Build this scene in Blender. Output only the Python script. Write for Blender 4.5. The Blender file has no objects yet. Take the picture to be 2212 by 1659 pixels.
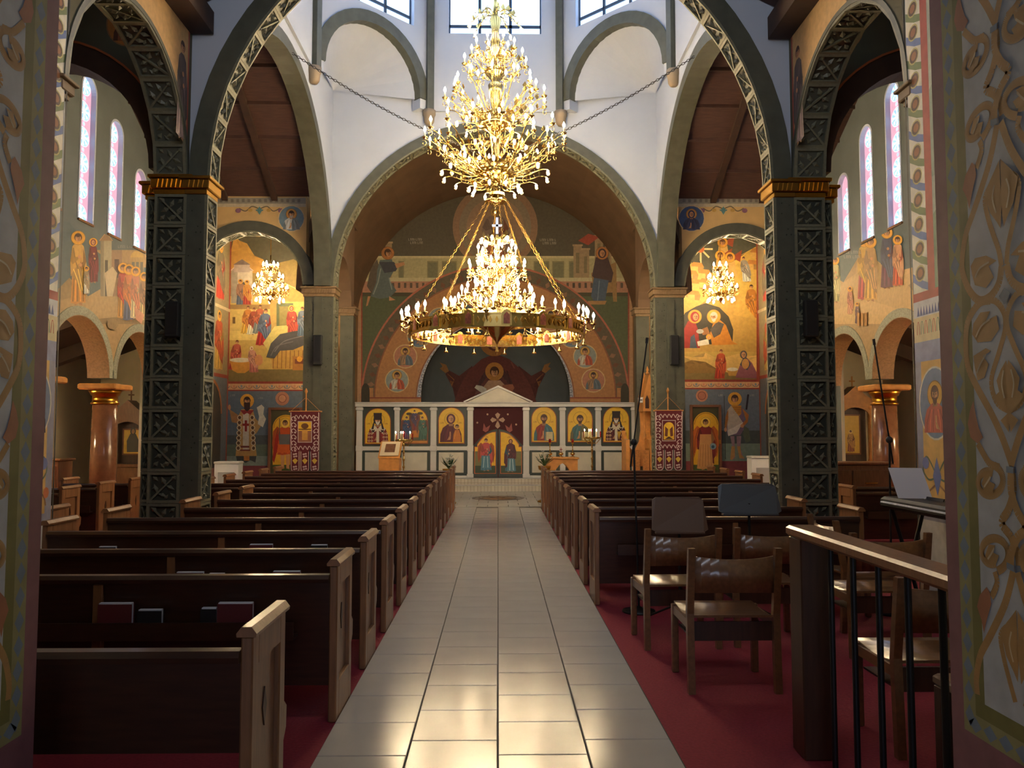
import bpy, math, random
from mathutils import Vector, Matrix
random.seed(7)
PI = math.pi
SC = bpy.context.scene
COL = SC.collection

# ------------------------------------------------------------ camera
FPX, CAMH = 1720.0, 1.5
YAW, PITCH = math.atan(30/FPX), math.atan(102.5/FPX)
cd = bpy.data.cameras.new('camera'); cam = bpy.data.objects.new('camera', cd); COL.objects.link(cam)
cam.location = (0, 0, CAMH); cam.rotation_euler = (PI/2+PITCH, 0, -YAW)
cd.sensor_width = 36; cd.lens = FPX/2212*36; cd.clip_start = 0.05; cd.clip_end = 300
SC.camera = cam
# ------------------------------------------------------------ world, exposure
w = bpy.data.worlds.new('sky'); SC.world = w; w.use_nodes = True
w.node_tree.nodes['Background'].inputs[0].default_value = (0.62, 0.78, 1.0, 1)
w.node_tree.nodes['Background'].inputs[1].default_value = 1.0
vs = SC.view_settings
vs.view_transform = 'Standard'; vs.look = 'None'; vs.gamma = 1; vs.use_curve_mapping = False
vs.exposure = 0.4
SC.cycles.max_bounces = 5; SC.cycles.diffuse_bounces = 3; SC.cycles.glossy_bounces = 2
SC.cycles.use_adaptive_sampling = True; SC.cycles.adaptive_threshold = 0.025
SC.cycles.sample_clamp_indirect = 4.0; SC.cycles.sample_clamp_direct = 0
SC.cycles.use_denoising = True; SC.cycles.use_light_tree = False
BULB, DRUM, STAIN, NARTHEX = 140.0, 3.0, .8, 3.0

# ------------------------------------------------------------ helpers
def lin(c):
    def f(v):
        v /= 255.0
        return v/12.92 if v <= .04045 else ((v+.055)/1.055)**2.4
    return (f(c[0]), f(c[1]), f(c[2]), 1.0)

RM = Matrix.Rotation(-YAW, 3, 'Z') @ Matrix.Rotation(PI/2+PITCH, 3, 'X')
def ray(px, py): return RM @ Vector(((px-1106)/FPX, -(py-829.5)/FPX, -1.0))
def atY(px, py, Y):
    r = ray(px, py); return Vector((0, 0, CAMH)) + r*(Y/r.y)
def atX(px, py, X):
    r = ray(px, py); return Vector((0, 0, CAMH)) + r*(X/r.x)
def atZ(px, py, Z):
    r = ray(px, py); return Vector((0, 0, CAMH)) + r*((Z-CAMH)/r.z)

def tag(o, label=None, cat=None, group=None, kind=None):
    if label: o['label'] = label
    if cat: o['category'] = cat
    if group: o['group'] = group
    if kind: o['kind'] = kind
    return o
def empty(name, loc=(0, 0, 0), rz=0.0, label=None, cat=None, group=None, kind=None):
    o = bpy.data.objects.new(name, None); COL.objects.link(o)
    o.location = loc; o.rotation_euler = (0, 0, rz); o.empty_display_size = .1
    return tag(o, label, cat, group, kind)

class MB:
    def __init__(s): s.v = []; s.f = []; s.c = []; s.sm = []
    def add(s, vs, fs, smooth=False, col=None):
        b = len(s.v); s.v += [tuple(v) for v in vs]
        for f in fs:
            s.f.append(tuple(b+i for i in f)); s.sm.append(smooth); s.c.append(col)
        return s
    def box(s, x0, x1, y0, y1, z0, z1):
        vs = [(x0,y0,z0),(x1,y0,z0),(x1,y1,z0),(x0,y1,z0),(x0,y0,z1),(x1,y0,z1),(x1,y1,z1),(x0,y1,z1)]
        return s.add(vs, [(3,2,1,0),(4,5,6,7),(0,1,5,4),(1,2,6,5),(2,3,7,6),(3,0,4,7)])
    def cbox(s, x0, x1, y0, y1, z0, z1, b=.008):
        # box with chamfered top and vertical edges
        b = min(b, (x1-x0)/3, (y1-y0)/3, (z1-z0)/3)
        def ringp(i, z): return [(x0+i+b,y0+i,z),(x1-i-b,y0+i,z),(x1-i,y0+i+b,z),(x1-i,y1-i-b,z),(x1-i-b,y1-i,z),(x0+i+b,y1-i,z),(x0+i,y1-i-b,z),(x0+i,y0+i+b,z)]
        rs = [ringp(b, z0), ringp(0, z0+b), ringp(0, z1-b), ringp(b, z1)]
        vs = [p for r in rs for p in r]; fs = [tuple(range(7,-1,-1)), tuple(range(24,32))]
        for k in range(3):
            for i in range(8): fs.append((k*8+i, k*8+(i+1)%8, (k+1)*8+(i+1)%8, (k+1)*8+i))
        return s.add(vs, fs)
    def prism(s, pts, d, smooth=False):
        # pts: list of 3d points (planar), d: extrusion vector
        n = len(pts); d = Vector(d); P = [Vector(p) for p in pts]
        nrm = Vector((0, 0, 0))
        for i in range(n): nrm += P[i].cross(P[(i+1) % n])
        if nrm.dot(d) > 0: P.reverse()
        vs = P + [p+d for p in P]
        fs = [tuple(range(n)), tuple(range(2*n-1, n-1, -1))]
        b = len(s.v); s.add(vs, fs)
        s.add([], [], False)
        for i in range(n):
            j = (i+1) % n
            s.f.append((b+j, b+i, b+n+i, b+n+j)); s.sm.append(smooth); s.c.append(None)
        return s
    def tube(s, pts, r, n=6, cap=True, smooth=True):
        P = [Vector(p) for p in pts]; m = len(P)
        R = r if isinstance(r, (list, tuple)) else [r]*m
        vs = []; ref = None
        for i in range(m):
            t = (P[min(i+1, m-1)]-P[max(i-1, 0)])
            if t.length < 1e-9: t = Vector((0, 0, 1))
            t.normalize()
            if ref is None or abs(ref.dot(t)) > .95: ref = Vector((0, 0, 1)) if abs(t.z) < .9 else Vector((1, 0, 0))
            a = t.cross(ref).normalized(); b = a.cross(t).normalized(); ref = b
            for k in range(n):
                an = 2*PI*k/n; vs.append(P[i]+(a*math.cos(an)+b*math.sin(an))*R[i])
        fs = []
        for i in range(m-1):
            for k in range(n): fs.append((i*n+k, i*n+(k+1) % n, (i+1)*n+(k+1) % n, (i+1)*n+k))
        s.add(vs, fs, smooth)
        if cap:
            s.add(vs[:n], [tuple(range(n-1, -1, -1))]); s.add(vs[-n:], [tuple(range(n))])
        return s
    def lathe(s, prof, n=16, c=(0, 0, 0), smooth=True):
        vs = []; fs = []; m = len(prof)
        for (r, z) in prof:
            for k in range(n):
                a = 2*PI*k/n; vs.append((c[0]+r*math.cos(a), c[1]+r*math.sin(a), c[2]+z))
        for i in range(m-1):
            for k in range(n): fs.append((i*n+k, i*n+(k+1) % n, (i+1)*n+(k+1) % n, (i+1)*n+k))
        fs.append(tuple(range(n-1, -1, -1))); fs.append(tuple((m-1)*n+k for k in range(n)))
        return s.add(vs, fs, smooth)
    def ring(s, c, r0, r1, z0, z1, n=24, a0=0, a1=2*PI):
        vs = []; fs = []; full = abs(a1-a0-2*PI) < 1e-6
        m = n if full else n+1
        for k in range(m):
            a = a0+(a1-a0)*k/n; ca, sa = math.cos(a), math.sin(a)
            for (r, z) in ((r0, z0), (r1, z0), (r1, z1), (r0, z1)): vs.append((c[0]+r*ca, c[1]+r*sa, c[2]+z))
        for k in range(n):
            a = 4*k; b = 4*((k+1) % m)
            for j in range(4): fs.append((a+j, b+j, b+(j+1) % 4, a+(j+1) % 4))
        return s.add(vs, fs)
    def sphere(s, c, r, n=8, sz=1.0):
        prof = [(r*math.sin(PI*i/n) if 0 < i < n else r*.02, -r*sz*math.cos(PI*i/n)) for i in range(n+1)]
        return s.lathe(prof, max(6, n), c)
    def mesh(s, name, mat=None):
        me = bpy.data.meshes.new(name); me.from_pydata(s.v, [], s.f)
        me.polygons.foreach_set('use_smooth', s.sm)
        if any(c is not None for c in s.c):
            at = me.color_attributes.new('Col', 'FLOAT_COLOR', 'CORNER')
            buf = []
            for f, c in zip(s.f, s.c): buf += list(c or (1, 1, 1, 1))*len(f)
            at.data.foreach_set('color', buf)
        if mat: me.materials.append(mat)
        me.update(); return me
    def build(s, name, mat=None, parent=None, loc=None):
        o = bpy.data.objects.new(name, s.mesh(name, mat)); COL.objects.link(o)
        if parent is not None: o.parent = parent
        if loc is not None: o.location = loc
        return o
def inst(name, me, parent=None, loc=(0, 0, 0), rot=(0, 0, 0), scale=None):
    o = bpy.data.objects.new(name, me); COL.objects.link(o)
    if parent is not None: o.parent = parent
    o.location = loc; o.rotation_euler = rot
    if scale: o.scale = scale
    return o
def struct(name, mb, mat, label=None):
    o = mb.build(name, mat); o['kind'] = 'structure'
    if label: o['label'] = label
    return o

# ------------------------------------------------------------ materials
MATS = {}
def mat(name, col, rough=.5, metal=0.0, noise=0.0, nscale=8.0, bump=0.0, emit=0.0, spec=.5, stretch=None, coat=0.0):
    m = bpy.data.materials.new(name); m.use_nodes = True; nt = m.node_tree
    b = nt.nodes['Principled BSDF']; c = lin(col)
    b.inputs['Base Color'].default_value = c; b.inputs['Roughness'].default_value = rough
    b.inputs['Metallic'].default_value = metal; b.inputs['Specular IOR Level'].default_value = spec
    if coat: b.inputs['Coat Weight'].default_value = coat; b.inputs['Coat Roughness'].default_value = .12
    if noise or bump:
        tc = nt.nodes.new('ShaderNodeTexCoord'); mp = nt.nodes.new('ShaderNodeMapping')
        if stretch: mp.inputs['Scale'].default_value = stretch
        nz = nt.nodes.new('ShaderNodeTexNoise'); nz.inputs['Scale'].default_value = nscale; nz.inputs['Detail'].default_value = 5
        nt.links.new(tc.outputs['Object'], mp.inputs[0]); nt.links.new(mp.outputs[0], nz.inputs['Vector'])
        if noise:
            mr = nt.nodes.new('ShaderNodeMapRange'); mr.inputs[1].default_value = .25; mr.inputs[2].default_value = .75
            mr.inputs[3].default_value = 1-noise; mr.inputs[4].default_value = 1+noise
            mx = nt.nodes.new('ShaderNodeMix'); mx.data_type = 'RGBA'; mx.blend_type = 'MULTIPLY'; mx.inputs[0].default_value = 1
            mx.inputs[6].default_value = c
            nt.links.new(nz.outputs['Fac'], mr.inputs[0]); nt.links.new(mr.outputs[0], mx.inputs[7])
            nt.links.new(mx.outputs[2], b.inputs['Base Color'])
        if bump:
            bp = nt.nodes.new('ShaderNodeBump'); bp.inputs['Strength'].default_value = bump; bp.inputs['Distance'].default_value = .01
            nt.links.new(nz.outputs['Fac'], bp.inputs['Height']); nt.links.new(bp.outputs[0], b.inputs['Normal'])
    if emit:
        b.inputs['Emission Color'].default_value = c; b.inputs['Emission Strength'].default_value = emit
    MATS[name] = m; return m
def attr_mat(name, rough=.6, emit=0.0, noise=.12, nscale=14, metal=0.0):
    m = bpy.data.materials.new(name); m.use_nodes = True; nt = m.node_tree
    b = nt.nodes['Principled BSDF']; b.inputs['Roughness'].default_value = rough; b.inputs['Metallic'].default_value = metal
    a = nt.nodes.new('ShaderNodeVertexColor'); a.layer_name = 'Col'
    out = a.outputs[0]
    if noise:
        tc = nt.nodes.new('ShaderNodeTexCoord'); nz = nt.nodes.new('ShaderNodeTexNoise')
        nz.inputs['Scale'].default_value = nscale; nz.inputs['Detail'].default_value = 6
        mr = nt.nodes.new('ShaderNodeMapRange'); mr.inputs[1].default_value = .3; mr.inputs[2].default_value = .7
        mr.inputs[3].default_value = 1-noise; mr.inputs[4].default_value = 1+noise
        mx = nt.nodes.new('ShaderNodeMix'); mx.data_type = 'RGBA'; mx.blend_type = 'MULTIPLY'; mx.inputs[0].default_value = 1
        nt.links.new(tc.outputs['Object'], nz.inputs['Vector']); nt.links.new(nz.outputs['Fac'], mr.inputs[0])
        nt.links.new(out, mx.inputs[6]); nt.links.new(mr.outputs[0], mx.inputs[7]); out = mx.outputs[2]
    nt.links.new(out, b.inputs['Base Color'])
    if emit:
        nt.links.new(out, b.inputs['Emission Color']); b.inputs['Emission Strength'].default_value = emit
    return m
def emit_mat(name, col, strength):
    m = bpy.data.materials.new(name); m.use_nodes = True; nt = m.node_tree; nt.nodes.clear()
    e = nt.nodes.new('ShaderNodeEmission'); e.inputs[0].default_value = lin(col); e.inputs[1].default_value = strength
    o = nt.nodes.new('ShaderNodeOutputMaterial'); nt.links.new(e.outputs[0], o.inputs[0]); return m

M_PLASTER = mat('white_plaster', (184, 190, 200), .8, noise=.03, nscale=2)
M_CREAM = mat('cream_plaster', (222, 203, 166), .8, noise=.05, nscale=3)
M_OLIVE = mat('olive_plaster', (88, 84, 62), .75, noise=.12, nscale=3)
M_SLATE = mat('slate_plaster', (104, 112, 112), .75, noise=.12, nscale=2)
M_BROWN = mat('brown_vault', (128, 102, 76), .8, noise=.15, nscale=2)
M_GREEN = mat('green_stone', (114, 112, 90), .5, noise=.2, nscale=10, bump=.1)
M_GREENB = mat('green_stone_smooth', (80, 81, 68), .45, noise=.2, nscale=6)
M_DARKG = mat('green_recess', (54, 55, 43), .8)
M_GOLD = mat('gilding', (206, 150, 56), .28, metal=1.0, noise=.1, nscale=30)
M_BRASS = mat('polished_brass', (242, 206, 124), .2, metal=1.0)
M_BRASSD = mat('dull_brass', (176, 134, 62), .35, metal=1.0)
M_WOOD = mat('pew_wood', (58, 32, 18), .36, noise=.3, nscale=6, stretch=(1, 8, 8), coat=.25)
M_WOODE = mat('pew_end_wood', (134, 92, 58), .36, noise=.25, nscale=6, stretch=(8, 8, 1), coat=.25)
M_WOODD = mat('dark_wood', (62, 36, 22), .4, noise=.3, nscale=6, stretch=(8, 8, 1))
M_CHAIR = mat('chair_wood', (116, 80, 50), .3, noise=.25, nscale=7, stretch=(6, 1, 6), coat=.5)
M_OAK = mat('carved_oak', (206, 140, 70), .45, noise=.2, nscale=9, bump=.15)
M_ROOF = mat('timber_ceiling', (74, 50, 42), .7, noise=.25, nscale=5, stretch=(1, 10, 1))
M_BEAM = mat('timber_beam', (58, 38, 27), .7, noise=.25, nscale=6)
M_CARPET = mat('red_carpet', (140, 36, 52), .95, noise=.18, nscale=60, bump=.3)
M_MARBLE = mat('white_marble', (222, 218, 208), .3, noise=.06, nscale=3)
M_MARBLEP = mat('cream_marble', (212, 204, 182), .35, noise=.09, nscale=4)
M_TILE = mat('floor_tile', (196, 192, 184), .17, noise=.05, nscale=3)
M_GROUT = mat('grout', (70, 64, 58), .9)
M_BLACK = mat('black_metal', (18, 18, 20), .45, metal=.3)
M_BLACKP = mat('black_plastic', (22, 22, 25), .5)
M_GREY = mat('grey_metal', (74, 80, 86), .5, metal=.2)
M_COLUMN = mat('brown_marble_column', (122, 82, 58), .18, noise=.2, nscale=10)
M_RED = mat('maroon_velvet', (98, 28, 36), .85, noise=.15, nscale=20)
M_WHITE = mat('white_paint', (235, 235, 232), .5)
M_PAPER = mat('paper', (226, 228, 236), .8)
M_LEAF = mat('leaf_green', (52, 82, 40), .6)
M_FLOWER = mat('white_petal', (240, 238, 226), .6)
M_SILVER = mat('silver', (220, 220, 225), .2, metal=1.0)
M_CHAIN = mat('chain_iron', (86, 82, 76), .4, metal=.8)
M_REDGLASS = mat('red_glass', (150, 20, 20), .15)
M_CANDLE = mat('candle_sleeve', (240, 224, 170), .5)
M_BULB = emit_mat('bulb_glow', (255, 226, 178), BULB*.9)
M_BULBL = emit_mat('bulb_glow_low', (255, 226, 178), BULB*1.5)
M_PANE = emit_mat('window_daylight', (172, 207, 255), DRUM)
M_WESTFILL = emit_mat('west_fill_glow', (226, 234, 250), 6.0)  # fill light from the added west window
M_DOORFILL = emit_mat('door_fill_glow', (206, 222, 255), NARTHEX)  # fill light from the added doors behind the camera
M_LAMPFILL = emit_mat('fill_lamp_globe', (255, 222, 170), 220.0)  # fill light for the added outer aisle lamps
M_PAINT = attr_mat('fresco_paint')
M_ICON = attr_mat('icon_paint', rough=.4, noise=.06)
M_STAIN = attr_mat('stained_glass', rough=.2, emit=STAIN, noise=.03)
M_CLOTH = attr_mat('embroidery', rough=.8)
M_FRAMEG = mat('dark_green_panel', (58, 66, 58), .35, noise=.15, nscale=5)
M_BOOK = mat('maroon_book', (92, 30, 34), .6)
M_DARKMESH = mat('speaker_grille', (34, 36, 34), .8)
# ------------------------------------------------------------ painter: flat painted shapes on a wall
GOLD=(222,176,70); SKIN=(206,150,104); HALO=(226,164,58)
class Paint:
    def __init__(s, fn, n, step=.00012):
        s.fn = fn; s.n = Vector(n); s.m = MB(); s.L = 1; s.step = step
    def P(s, q): return Vector(s.fn(q[0], q[1])) + s.n*(s.step*s.L)
    def poly(s, pts, col, up=True):
        V = [s.P(p) for p in pts]
        nr = Vector((0, 0, 0))
        for i in range(len(V)): nr += (V[i]-V[0]).cross(V[(i+1) % len(V)]-V[0])
        if nr.dot(s.n) < 0: V.reverse()
        s.m.add(V, [tuple(range(len(V)))], col=lin(col))
        if up: s.L += 1
    def rect(s, x0, y0, x1, y1, col, up=True): s.poly([(x0,y0),(x1,y0),(x1,y1),(x0,y1)], col, up)
    def ell(s, cx, cy, rx, ry, col, n=18, a0=0, a1=2*PI, up=True):
        full = abs(a1-a0-2*PI) < 1e-6
        pts = [(cx+rx*math.cos(a0+(a1-a0)*k/n), cy+ry*math.sin(a0+(a1-a0)*k/n)) for k in range(n if full else n+1)]
        s.poly(pts, col, up)
    def ringp(s, cx, cy, rx, ry, wd, col, n=28, a0=0, a1=2*PI, up=True):
        for k in range(n):
            a = a0+(a1-a0)*k/n; b = a0+(a1-a0)*(k+1)/n
            s.poly([(cx+rx*math.cos(a), cy+ry*math.sin(a)), (cx+rx*math.cos(b), cy+ry*math.sin(b)),
                    (cx+(rx-wd)*math.cos(b), cy+(ry-wd)*math.sin(b)), (cx+(rx-wd)*math.cos(a), cy+(ry-wd)*math.sin(a))], col, False)
        if up: s.L += 1
    def stroke(s, pts, wd, col, up=True):
        for (a, b) in zip(pts[:-1], pts[1:]):
            dx, dy = b[0]-a[0], b[1]-a[1]; l = math.hypot(dx, dy) or 1; ox, oy = -dy/l*wd/2, dx/l*wd/2
            s.poly([(a[0]+ox,a[1]+oy),(b[0]+ox,b[1]+oy),(b[0]-ox,b[1]-oy),(a[0]-ox,a[1]-oy)], col, False)
        if up: s.L += 1
    def curve(s, pts, wd, col, n=8, up=True):
        # smooth stroke through control points (Catmull-Rom)
        q = [pts[0]]+list(pts)+[pts[-1]]; out = []
        for i in range(1, len(q)-2):
            for k in range(n):
                t = k/n; t2, t3 = t*t, t*t*t
                out.append(tuple(.5*((2*q[i][j])+(-q[i-1][j]+q[i+1][j])*t+(2*q[i-1][j]-5*q[i][j]+4*q[i+1][j]-q[i+2][j])*t2+(-q[i-1][j]+3*q[i][j]-3*q[i+1][j]+q[i+2][j])*t3) for j in (0, 1)))
        out.append(pts[-1]); s.stroke(out, wd, col, up)
    def letters(s, x, y, n, ch, col):
        # tiny painted inscription strokes, too small to read in the photograph
        L0 = s.L
        for k in range(n):
            xx = x+k*ch*.8; t = (k*7) % 4
            s.stroke([(xx, y), (xx, y-ch)], ch*.14, col, False)
            if t != 1: s.stroke([(xx, y-ch*(.1 if t == 0 else .95)), (xx+ch*.45, y-ch*(.1 if t == 0 else .95))], ch*.14, col, False)
            if t >= 2: s.stroke([(xx+ch*.45, y), (xx+ch*.45, y-ch)], ch*.14, col, False)
        s.L = L0+1
    def build(s, name, parent, mt=None, label=None):
        o = s.m.build(name, mt or M_PAINT, parent)
        if label: o['label'] = label
        return o
def planeY(Y): return (lambda px, py: atY(px, py, Y))
def planeX(X): return (lambda px, py: atX(px, py, X))
def dk(c, k): return tuple(max(0, min(255, int(v*k))) for v in c)
def mixc(a, b, t): return tuple(int(a[i]*(1-t)+b[i]*t) for i in range(3))

def head(P, x, y, r, hair=(70,44,28), beard=None, skin=SKIN, halo=HALO, veil=None, hr=1.9, look=0):
    if halo:
        P.ell(x, y, r*hr, r*hr, halo, 22); P.ringp(x, y, r*hr, r*hr, r*.12, dk(halo, .7))
    if veil: P.ell(x, y+r*.05, r*1.2, r*1.4, veil)
    else: P.ell(x, y-r*.15, r*1.02, r*1.12, hair)
    P.ell(x+look*r*.2, y+r*.1, r*.72, r*.98, skin)
    P.ell(x+look*r*.2+r*.28, y+r*.2, r*.3, r*.6, dk(skin, .82), 10)
    if not veil: P.ell(x+look*r*.15, y-r*.62, r*.72, r*.42, hair, 14)
    if beard: P.poly([(x-r*.66,y+r*.35),(x-r*.2,y+r*.5),(x+r*.2,y+r*.5),(x+r*.66,y+r*.35),(x+r*.45,y+r*1.15),(x,y+r*1.55),(x-r*.45,y+r*1.15)], beard)
    e = dk(skin, .3); ex = look*r*.25
    P.stroke([(x-r*.42+ex,y-r*.02),(x-r*.14+ex,y-r*.02)], r*.13, e, False); P.stroke([(x+r*.14+ex,y-r*.02),(x+r*.42+ex,y-r*.02)], r*.13, e, False)
    P.stroke([(x+ex,y),(x+ex+look*r*.1,y+r*.36)], r*.1, dk(skin, .62), False); P.stroke([(x-r*.2+ex,y+r*.58),(x+r*.2+ex,y+r*.58)], r*.1, (130,60,46))

def saint(P, x, y, h, robe=(150,60,50), mantle=None, hair=(70,44,28), beard=None, skin=SKIN, halo=HALO, veil=None,
          lean=0.0, wide=1.0, flip=1, wings=None, arm=True, hem=1.0, bare=False, scroll=False, look=0):
    def T(dx, dy): return (x+flip*(dx*wide+lean*dy)*h, y-dy*h)
    if wings:
        for sd in (-1, 1):
            P.poly([T(sd*.06,.78),T(sd*.16,.86),T(sd*.24,.76),T(sd*.26,.5),T(sd*.22,.24),T(sd*.17,.42),T(sd*.13,.6)], wings)
            P.stroke([T(sd*.14,.8),T(sd*.2,.6),T(sd*.21,.34)], h*.012, dk(wings, .6))
    P.poly([T(-.07,.0),T(-.01,.02),T(-.02,.08),T(-.08,.08)], dk(skin, .8), False); P.poly([T(.02,.02),T(.09,.0),T(.08,.08),T(.02,.08)], dk(skin, .8))
    if bare:
        P.poly([T(-.08,.02),T(-.03,.02),T(0,.36),T(-.1,.36)], skin, False); P.poly([T(.03,.02),T(.08,.02),T(.1,.36),T(.0,.36)], skin)
    lo = .3 if bare else .035
    P.poly([T(-.05,.86),T(-.115,.815),T(-.15,.6),T(-.13,.42),T(-.15*hem,.2 if not bare else .33),T(-.165*hem,lo),T(-.05,lo-.015),T(.06,lo+.005),T(.165*hem,lo),T(.15*hem,.2 if not bare else .33),T(.13,.42),T(.15,.6),T(.115,.815),T(.05,.86)], robe)
    for k, dx in enumerate((-.1, -.055, -.01, .045, .1)):
        P.stroke([T(dx*.5,.6),T(dx*.9,.35),T(dx*1.15*hem,lo+.02)], h*.012, dk(robe, 1.3 if k % 2 else .62), False)
    P.L += 1
    if mantle:
        P.poly([T(-.05,.86),T(-.125,.81),T(-.17,.58),T(-.16,.4),T(-.06,.46),T(.05,.56),T(.06,.7),T(.1,.5),T(.14,.2),T(.2,.28),T(.19,.55),T(.125,.81),T(.05,.86)], mantle)
        P.poly([T(-.16,.42),T(.02,.58),T(.16,.3),T(.17,.12),T(.06,.2),T(-.04,.34)], dk(mantle, .85))
        for dx in (-.1, .0, .09): P.stroke([T(dx,.5),T(dx*.6+.05,.35),T(dx*.5+.1,.2)], h*.011, dk(mantle, 1.35), False)
        P.stroke([T(-.1,.79),T(-.06,.62),T(.0,.5)], h*.011, dk(mantle, .6))
    if arm:
        c = mantle or robe
        P.poly([T(-.11,.8),T(-.17,.62),T(-.12,.56),T(.0,.63),T(.02,.67),T(-.08,.66)], dk(c, .8)); P.ell(*T(.03,.665), h*.022, h*.026, skin, 10)
        P.poly([T(.11,.8),T(.18,.6),T(.13,.52),T(.06,.54),T(.07,.58),T(.11,.6)], dk(robe, .75)); P.ell(*T(.055,.555), h*.022, h*.024, skin, 10)
    if scroll:
        P.poly([T(.12,.62),T(.2,.78),T(.25,.8),T(.22,.66),T(.25,.52),T(.16,.46)], (225,222,208)); P.stroke([T(.15,.6),T(.21,.56)], h*.006, (90,80,70)); P.stroke([T(.17,.66),T(.21,.63)], h*.006, (90,80,70))
    hx, hy = T(0, .925); head(P, hx, hy, h*.052, hair, beard, skin, halo, veil, look=look)

def bust(P, x, y, w, robe, mantle=None, hair=(60,38,26), beard=None, skin=SKIN, halo=None, veil=None, extra=None, hs=1.1):
    # shoulders at the bottom y, width w
    h = w*hs
    def T(dx, dy): return (x+dx*w, y-dy*h)
    hx, hy = T(0, .76); r = w*.155
    if halo: P.ell(hx, hy, r*1.95, r*1.95, halo, 24); P.ringp(hx, hy, r*1.95, r*1.95, r*.14, dk(halo, .62))
    P.poly([T(-.46,0),T(-.44,.26),T(-.34,.46),T(-.13,.58),T(.13,.58),T(.34,.46),T(.44,.26),T(.46,0)], robe)
    if mantle:
        P.poly([T(.03,0),T(.0,.3),T(.06,.57),T(.13,.58),T(.34,.46),T(.44,.26),T(.46,0)], mantle)
        P.poly([T(-.46,0),T(-.44,.26),T(-.36,.4),T(-.3,.2),T(-.3,0)], mantle)
    for k, dx in enumerate((-.3, -.18, .1, .22, .34)): P.stroke([T(dx*.6,.46),T(dx,.2),T(dx*1.05,.02)], w*.018, dk(robe if dx < 0 else (mantle or robe), 1.4 if k % 2 else .6), False)
    P.L += 1
    P.poly([T(-.09,.52),T(.09,.52),T(.07,.66),T(-.07,.66)], dk(skin, .8))
    head(P, hx, hy, r, hair, beard, skin, None, veil)
    P.poly([T(-.16,.06),T(-.06,.2),T(-.05,.34),T(-.01,.34),T(.0,.22),T(-.02,.08)], skin); P.stroke([T(-.12,.06),T(-.03,.2)], w*.012, dk(skin, .6))
    if extra == 'book':
        P.rect(*T(.08,.3), *T(.4,.02), (224,210,160)); P.rect(*T(.09,.31), *T(.11,.0), (120,50,30))
        for k in range(4): P.stroke([T(.14,.25-k*.055),T(.37,.25-k*.055)], w*.012, (120,100,70), False)
    if extra == 'child':
        cx, cy = T(.26, .5)
        P.ell(*T(.26,.52), w*.14, w*.14, (236,190,80)); P.poly([T(.08,.0),T(.1,.24),T(.18,.4),T(.34,.4),T(.42,.2),T(.42,0)], (200,120,50))
        P.stroke([T(.2,.36),T(.14,.1)], w*.02, (230,170,80)); head(P, cx, cy, w*.08, (70,44,28), None, skin, None)
    if extra == 'bishop':
        P.poly([T(-.34,.46),T(-.13,.58),T(.0,.46),T(.13,.58),T(.34,.46),T(.2,.3),T(.06,.4),T(.06,.0),T(-.06,0),T(-.06,.4),T(-.2,.3)], (222,212,186))
        for sx in (-.2, .2):
            P.stroke([T(sx-.06,.42),T(sx+.06,.34)], w*.05, (60,30,26), False); P.stroke([T(sx-.06,.34),T(sx+.06,.42)], w*.05, (60,30,26), False)
        for k in range(3):
            for sx in (-.38, .38, -.26, .26):
                P.ell(*T(sx,.06+k*.12), w*.05, w*.05, (214,190,150), 10, up=False)
        P.L += 1
        for k in range(3):
            for sx in (-.38, .38, -.26, .26): P.ell(*T(sx,.06+k*.12), w*.025, w*.025, (130,36,30), 8, up=False)
        P.L += 1
def house(P, x0, y0, x1, y1, wall, roof, peak=.35, door=True):
    P.rect(x0, y0, x1, y1, wall); xm = (x0+x1)/2; hh = (y1-y0)
    P.poly([(x0-2,y0),(xm,y0-hh*peak),(x1+2,y0)], roof); P.stroke([(x0-2,y0),(xm,y0-hh*peak),(x1+2,y0)], 1.4, dk(roof, 1.3))
    P.rect(x0, y0, x0+(x1-x0)*.3, y1, dk(wall, .8))
    if door: P.rect(xm-(x1-x0)*.1, y0+hh*.35, xm+(x1-x0)*.16, y1, dk(wall, .45))
def rocks(P, pts, base, n=5, seed=1):
    P.poly(pts, base); rr = random.Random(seed)
    xs = [p[0] for p in pts]; ys = [p[1] for p in pts]
    for k in range(n):
        i = rr.randrange(len(pts)-1); a, b = pts[i], pts[i+1]; cx = sum(xs)/len(xs); cy = sum(ys)/len(ys)
        t = rr.uniform(.25, .6); m = ((a[0]+b[0])/2*(1-t)+cx*t, (a[1]+b[1])/2*(1-t)+cy*t)
        P.poly([a, b, m], dk(base, rr.choice((.82, 1.12, .9, 1.06))))
    P.L += 1
def scroll_leaf(P, x, y, s, a, col, flip=1):
    # a curling acanthus scroll: spiral stroke with a leaf in it
    pts = []
    for k in range(15):
        t = k/14; r = s*(1-.72*t); an = a+flip*t*2*PI*.92
        pts.append((x+r*math.cos(an), y+r*math.sin(an)))
    P.curve(pts, s*.17, col, 2)
    for k in range(4):
        an = a+flip*(1.2+k*.9); r = s*.62
        P.ell(x+r*.72*math.cos(an), y+r*.72*math.sin(an), s*.17, s*.13, col, 10, up=False)
    P.ell(x, y, s*.2, s*.16, col, 10)
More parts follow.
